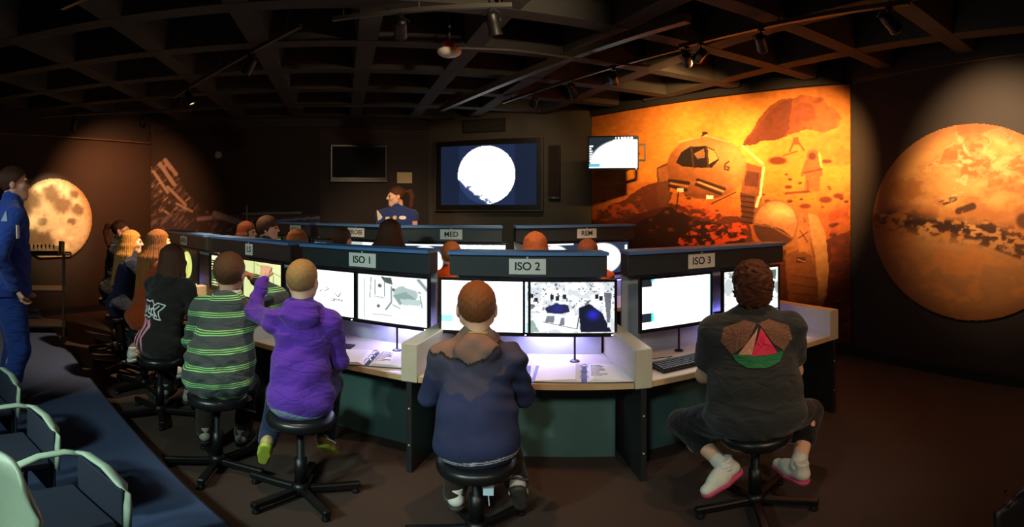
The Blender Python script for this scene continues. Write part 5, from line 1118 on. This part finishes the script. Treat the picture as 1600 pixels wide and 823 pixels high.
cl = [([(-.062, -.06), (-.07, -.1), (-.06, -.16), (-.072, -.22), (-.062, -.27)], (.03, .02, .014, .018, .004)), ([(-.03, -.055), (-.035, -.1), (-.024, -.17), (-.04, -.24), (-.03, -.3)], (.03, .022, .014, .02, .004)), ([(.0, -.06), (.012, -.1), (.0, -.17), (.012, -.22), (.006, -.265)], (.03, .024, .014, .016, .004))]
cl = [([(a*1.25, b*1.15) for a, b in s], tuple(q*1.25 for q in w)) for s, w in cl]
decal(P5, 'pink_print', cl, M_pp, ox, oz)
# girls at the far left --------------------------------------------------------------
lo_ = loc2(226, 4.5); yw = -.45
P6 = person('girl with long light brown hair and an orange shirt', lo_, yw, 1.58, zat(360, 4.65), .58, lean=.12, hsc=.98, head=(-.1, -.05, 0), shirt=cloth('rust orange cotton', '#9a3c18'), sleeve=.4, pants=M_blackcl, pleg=.05, shoes=M_shoew, sole=M_white, hair=('longer', hairm('light brown hair', '#8a5226')), skin=M_skin2, vox=.01, seed=6, group='children at the near consoles',
            hands={-1: (Vector((-.08, .3, .85)), (-1, -.5, -.3)), 1: None}, feet={-1: pxL(lo_, yw, 210, 548, 4.3), 1: Vector((.1, .2, .2))}, kneepole=(-.9, .5, .3))
stool(lo_, .58, .4, 'black swivel stool under the girl in orange')
lo_ = loc2(192, 5.1); yw = -.6
P7 = person('girl with straight blonde hair in a navy top, in profile', lo_, yw, 1.56, zat(361, 5.2), .58, lean=.07, hsc=1.0, head=(-.25, .0, 0), shirt=cloth('navy cotton', '#1d2438'), pants=M_jean, shoes=M_shoe, sole=M_soleb, hair=('long', M_blond), skin=M_skin2, vox=.01, seed=7, group='children at the near consoles', eyes=True)
stool(lo_, .58, .8, 'black swivel stool under the blonde girl')
lo_ = loc2(178, 5.85); yw = -.95
P8 = person('girl in glasses with dark pinned hair at the far left', lo_, yw, 1.6, zat(345, 5.9), .62, lean=.06, hsc=.98, head=(-.1, 0, 0), shirt=cloth('black cotton', '#191a20'), pants=M_blackcl, shoes=M_shoe, sole=M_soleb, hair=('pony', M_dbrown), skin=M_skin, vox=.011, seed=8, group='children at the near consoles', eyes=True)
stool(lo_, .62, .3, 'black swivel stool under the girl in glasses')
def glasses(pr, m):
    mb = MB(); hs = pr['hs']
    for q in (-1, 1):
        mb.tube([tuple(pr['hc']+pr['Rh'] @ (Vector((q*.033+.024*math.cos(a), .108, .004+.019*math.sin(a)))*hs)) for a in np.linspace(0, 2*math.pi, 17)], .0026, 6)
        mb.tube([tuple(pr['hc']+pr['Rh'] @ (Vector(v)*hs)) for v in ((q*.057, .106, .008), (q*.08, .06, .01), (q*.082, -.005, .006))], .0026, 6)
    mb.tube([tuple(pr['hc']+pr['Rh'] @ (Vector(v)*hs)) for v in ((-.01, .108, .008), (0, .112, .01), (.01, .108, .008))], .0026, 6); mb.build('glasses', m, pr['t'])
glasses(P8, M_bezel)
# far row --------------------------------------------------------------------------
far = [(377, 5.9, 348, -.75, 'bob', M_auburn, '#3a2430', 'girl with a dark red bob looking right, below the moonscape mural', (-.7, .0, 0), 1.0), (410, 5.4, 340, -.6, 'mop', M_brown, '#33302c', 'boy with a brown mop of hair in profile', (-.75, 0, 0), 1.05),
       (458, 4.95, 360, -.35, 'long', M_ginger, '#2a2c34', 'girl with long ginger hair at the NAV station', (0, 0, 0), .98), (528, 4.75, 357, -.3, 'short', M_dbrown, '#2c2a2a', 'dark-haired boy at the PROBE station', (0, 0, 0), .98),
       (605, 4.36, 345, -.2, 'longer', M_dbrown, '#2a2226', 'girl with long dark hair in front of the instructor', (0, 0, 0), 1.0), (703, 4.1, 380, -.05, 'short', M_ginger, '#d9561c', 'ginger child in orange at the MED station', (0, 0, 0), .95),
       (838, 4.08, 366, .1, 'bob', M_ginger, '#3a3030', 'child with light auburn hair left of the REM card', (0, 0, 0), 1.0), (922, 4.15, 376, .2, 'short', M_auburn, '#c0522a', 'child with dark red hair below the REM card', (0, 0, 0), .98)]
for k, (px, D, py, yw, st_, hm, sc_, lab, hd, hs) in enumerate(far):
    lo_ = loc2(px, D); tp = zat(py, D); se = max(.5, tp-.83)
    person(lab, lo_, yw, 1.52, tp, se, lean=.05, hsc=hs, head=hd, hands={q: (Vector((.09*q, .25, se+.16)), (.25*q, -1, -.3)) for q in (-1, 1)}, shirt=cloth('shirt %d' % k, sc_), pants=M_jean if k % 2 else M_blackcl, shoes=M_shoe, sole=M_soleb, hair=(st_, hm), skin=M_skin, vox=.012, seed=20+k, group='children at the far consoles', eyes=k < 2, tuck=0)
    stool(lo_, se, .3*k, 'black swivel stool under the '+lab.split(' at ')[0].split(' left')[0].split(' in front')[0].split(' below')[0].split(' looking')[0])
# instructor behind the far row -----------------------------------------------------
mb = MB(); mb.loft([[polar(540, 6.0, z), polar(700, 5.75, z), polar(700, 7.0, z), polar(540, 7.2, z)] for z in (0, .14)]); tag(mb.build('floor_stage', M_carpet), kind='structure')
M_suit = cloth('blue flight suit', '#27408f'); lo_ = (*polar(620, 6.3).xy, .14)
P9 = person('instructor in a navy flight suit with badges, brown ponytail', lo_, math.pi+.22-.35, 1.72, zat(292, 6.3), None, lean=.0, hsc=1.06, head=(-1.0, .05, 0), sw=1.1, girth=1.15, shirt=cloth('navy flight suit', '#2c3f78'), pants=cloth('navy flight suit', '#2c3f78'), shoes=M_soleb, sole=M_soleb, hair=('pony', hairm('brown tied hair', '#4d2c18')), skin=M_skin2, vox=.009, seed=40, eyes=True, wr=.003)
M_bw = mat('white embroidery', '#e8e4d8', .7); M_by = mat('gold embroidery', '#d8b060', .7); M_bp = mat('pale flag badge', '#d8a898', .7)
badge(P9, 593, 337, .1, .15, M_bw, 'shoulder_badge', 'tri', .3); badge(P9, 606, 341, .06, .035, M_bw, 'name_badge'); badge(P9, 617, 340, .05, .05, M_by, 'round_badge', 'round'); badge(P9, 629, 340, .09, .045, M_bw, 'agency_badge', 'round'); badge(P9, 648, 349, .06, .06, M_bp, 'flag_badge')
# standing man at the left edge ---------------------------------------------------------
lo_ = (*polar(12, 3.75).xy, .12); yw = -.45
P10 = person('man in a bright blue flight suit and glasses at the left edge', lo_, yw, 1.8, zat(262, 3.75), None, lean=.03, hsc=1.06, head=(-.25, -.05, 0), sw=1.05, girth=1.15, bag=.01, shirt=M_suit, pants=M_suit, shoes=M_soleb, sole=M_soleb, hair=('short', M_dbrown), skin=M_skin, vox=.009, seed=41, eyes=True, wr=.004,
             hands={1: (Vector((.24, .02, .98)), (.6, -.8, -.2)), -1: (Vector((-.2, .12, .95)), (-.6, -.8, 0))})
glasses(P10, M_bezel); badge(P10, 9, 338, .07, .07, mat('grey badge', '#8d9aa8', .7), 'chest_badge', 'tri'); badge(P10, 27, 362, .03, .09, M_bw, 'name_card')

# ------------------------------------------------------------------ visitors' chairs on the platform
M_arm = mat('pale green grey plastic', '#a8b8a4', .45, .06, 30); M_seat = mat('dark blue seat cloth', '#171c30', .9, .15, 90, .2)
def armchair(corner, rz, label, w=.36, zt=.54):
    "low chair: flat bent band that runs along the back and down one side, seat and legs"
    t = thing('arm_chair', label, 'chair', (corner[0], corner[1], .12), rz, 'chairs with pale bent arms on the platform')
    def band(name, pts, wd, th=.009):
        mb = MB(); rings = []
        pts = [Vector(p) for p in pts]
        for i, p in enumerate(pts):
            d = (pts[min(i+1, len(pts)-1)]-pts[max(i-1, 0)]).normalized(); s = d.cross(Vector((.15, .3, 1)) if abs(d.z) < .8 else Vector((0, 1, 0))).normalized(); u = s.cross(d).normalized()
            rings.append([tuple(p+s*a*wd+u*b*th) for a, b in ((-1, -.4), (-.6, -1), (.6, -1), (1, -.4), (1, .4), (.6, 1), (-.6, 1), (-1, .4))])
        mb.loft(rings); return mb.build(name, M_arm, t, None, True)
    c = lambda a, b, z: (a, b, z)
    band('back_rail', [c(-w, -.005, zt-.015), c(-w+.05, .0, zt), c(-w*.5, .01, zt), c(-.05, .0, zt-.01), c(-.012, -.004, zt-.035), c(0, -.008, zt-.08), c(-.004, -.008, zt-.2)], .022)
    band('arm', [c(-w+.01, -.0, zt-.02), c(-w-.02, -.06, zt-.01), c(-w-.035, -.16, zt-.02), c(-w-.03, -.24, zt-.045), c(-w-.02, -.27, zt-.075)], .019)
    mb = MB(); mb.box((-w+.012, -.022, zt-.36), (-.012, -.01, zt-.012), bev=.004); mb.build('backrest', M_seat, t)
    mb = MB(); mb.box((-w+.0, -.42, zt-.2), (-.01, -.03, zt-.15), bev=.015); mb.build('seat', M_seat, t)
    for x, y in ((-w+.02, -.4), (-.03, -.4), (-w+.02, -.03), (-.03, -.03)):
        mb = MB(); mb.tube([(x, y, zt-.17), (x, y, 0)], .011, 8); mb.build('leg', M_metal, t)
c3 = ground(203, 764, .655); c2 = ground(93, 674, .655); c1 = ground(31, 602, .655); dr = (c2-c3); rzc = math.atan2(-dr.y, -dr.x)
for c, lab in ((c3, 'pale-armed chair on the platform nearest the striped boy'), (c2, 'pale-armed chair in the middle of the platform row'), (c1, 'pale-armed chair on the platform nearest the standing man')): armchair(c, rzc, lab)
def shell_chair(loc, rz, label, z=.12, m=None, zt=.78):
    t = thing('shell_chair', label, 'chair', (loc[0], loc[1], z), rz, 'pale plastic chairs')
    n, mrow = 15, 10; V = []; Fq = []
    for j in range(mrow):
        v = j/(mrow-1); hgt = .44+(zt-.44)*v; wid = .21-.03*v**3-(.05 if j == mrow-1 else 0)
        for i in range(n):
            u = -1+2*i/(n-1); V.append((u*wid, -.2+.09*(u*u)*(1-.3*v)-.06*v, hgt-.035*abs(u)**3*(v > .8)))
    for j in range(mrow-1):
        for i in range(n-1): Fq.append((j*n+i, j*n+i+1, (j+1)*n+i+1, (j+1)*n+i))
    mb = MB(); mb.add(V, Fq); o = mb.build('back_shell', m or M_arm, t, None, True); s = o.modifiers.new('t', 'SOLIDIFY'); s.thickness = .012
    mb = MB(); mb.box((-.21, -.19, .42), (.21, .22, .445), bev=.012); mb.build('seat', m or M_arm, t)
    for x, y in ((-.18, -.15), (.18, -.15), (-.18, .18), (.18, .18)): mb = MB(); mb.tube([(x*.9, y, .42), (x*1.1, y*1.1, 0)], .011, 8); mb.build('leg', M_ring, t)
    for x in (-.12, .12): mb = MB(); mb.lathe([(0, 0), (.006, 0), (.005, .003), (0, .003)], 8, Matrix.Translation((x, -.245, .62)) @ Matrix.Rotation(math.pi/2, 4, 'X')); mb.build('rivet', M_metal, t)
shell_chair((-.93, .38), math.pi+.2, 'bright pale plastic chair back at the bottom left corner', zt=.93); shell_chair((-.55, .60), math.pi-.25, 'pale plastic chair whose rounded top peeks in at the bottom')
shell_chair((1.36, .68), math.pi-.5, 'dark plastic chair at the bottom right corner', 0.0, mat('dark blue plastic', '#15161f', .5), .62)

# ------------------------------------------------------------------ equipment cart in front of the moon
p = polar(68, 6.3); ct = thing('equipment_cart', 'dark equipment cart standing in front of the moon print', 'cart', (p.x, p.y, 0), .85)
for z, nm in ((1.08, 'top_shelf'), (.64, 'lower_shelf'), (.2, 'bottom_shelf')): mb = MB(); mb.box((-.27, -.2, z), (.27, .2, z+.025), bev=.004); mb.build(nm, M_cons, ct)
for x in (-.25, .25):
    for y in (-.18, .18):
        mb = MB(); mb.box((x-.015, y-.015, .09), (x+.015, y+.015, 1.08)); mb.build('post', M_cons, ct)
        mb = MB(); mb.lathe([(0, -.012), (.04, -.012), (.045, 0), (.04, .012), (0, .012)], 12, Matrix.Translation((x, y, .045)) @ Matrix.Rotation(math.pi/2, 4, 'X')); mb.build('caster', M_metal, ct)
mb = MB(); mb.tube([(.27, -.15, 1.09), (.33, -.15, 1.09), (.345, -.15, 1.06), (.345, .15, 1.06), (.33, .15, 1.09), (.27, .15, 1.09)], .012, 8); mb.build('handle', M_cons, ct)
q = ct.matrix_basis @ Vector((-.02, 0, 1.106)); lp = thing('laptop', 'closed dark console with small knobs on the cart', 'mixer', q, .85)
mb = MB(); mb.loft([[(-.2, -.15, 0), (.2, -.15, 0), (.2, .15, 0), (-.2, .15, 0)], [(-.2, -.15, .03), (.2, -.15, .03), (.2, .15, .07), (-.2, .15, .07)]]); mb.build('case', M_bezel, lp)
for k in range(7): mb = MB(); mb.lathe([(0, 0), (.011, 0), (.009, .03), (0, .03)], 10, Matrix.Translation((-.16+k*.05, .1, .06))); mb.build('knob', M_bezel, lp)
lp.name = 'mixer'
q = ct.matrix_basis @ Vector((.22, .1, 1.106)); tag(MB().box((-.025, -.03, 0), (.025, .03, .13), bev=.003).build('yellow_box', mat('yellow card', '#b98a2a', .7)), 'small yellow box standing on the cart', 'box').location = q
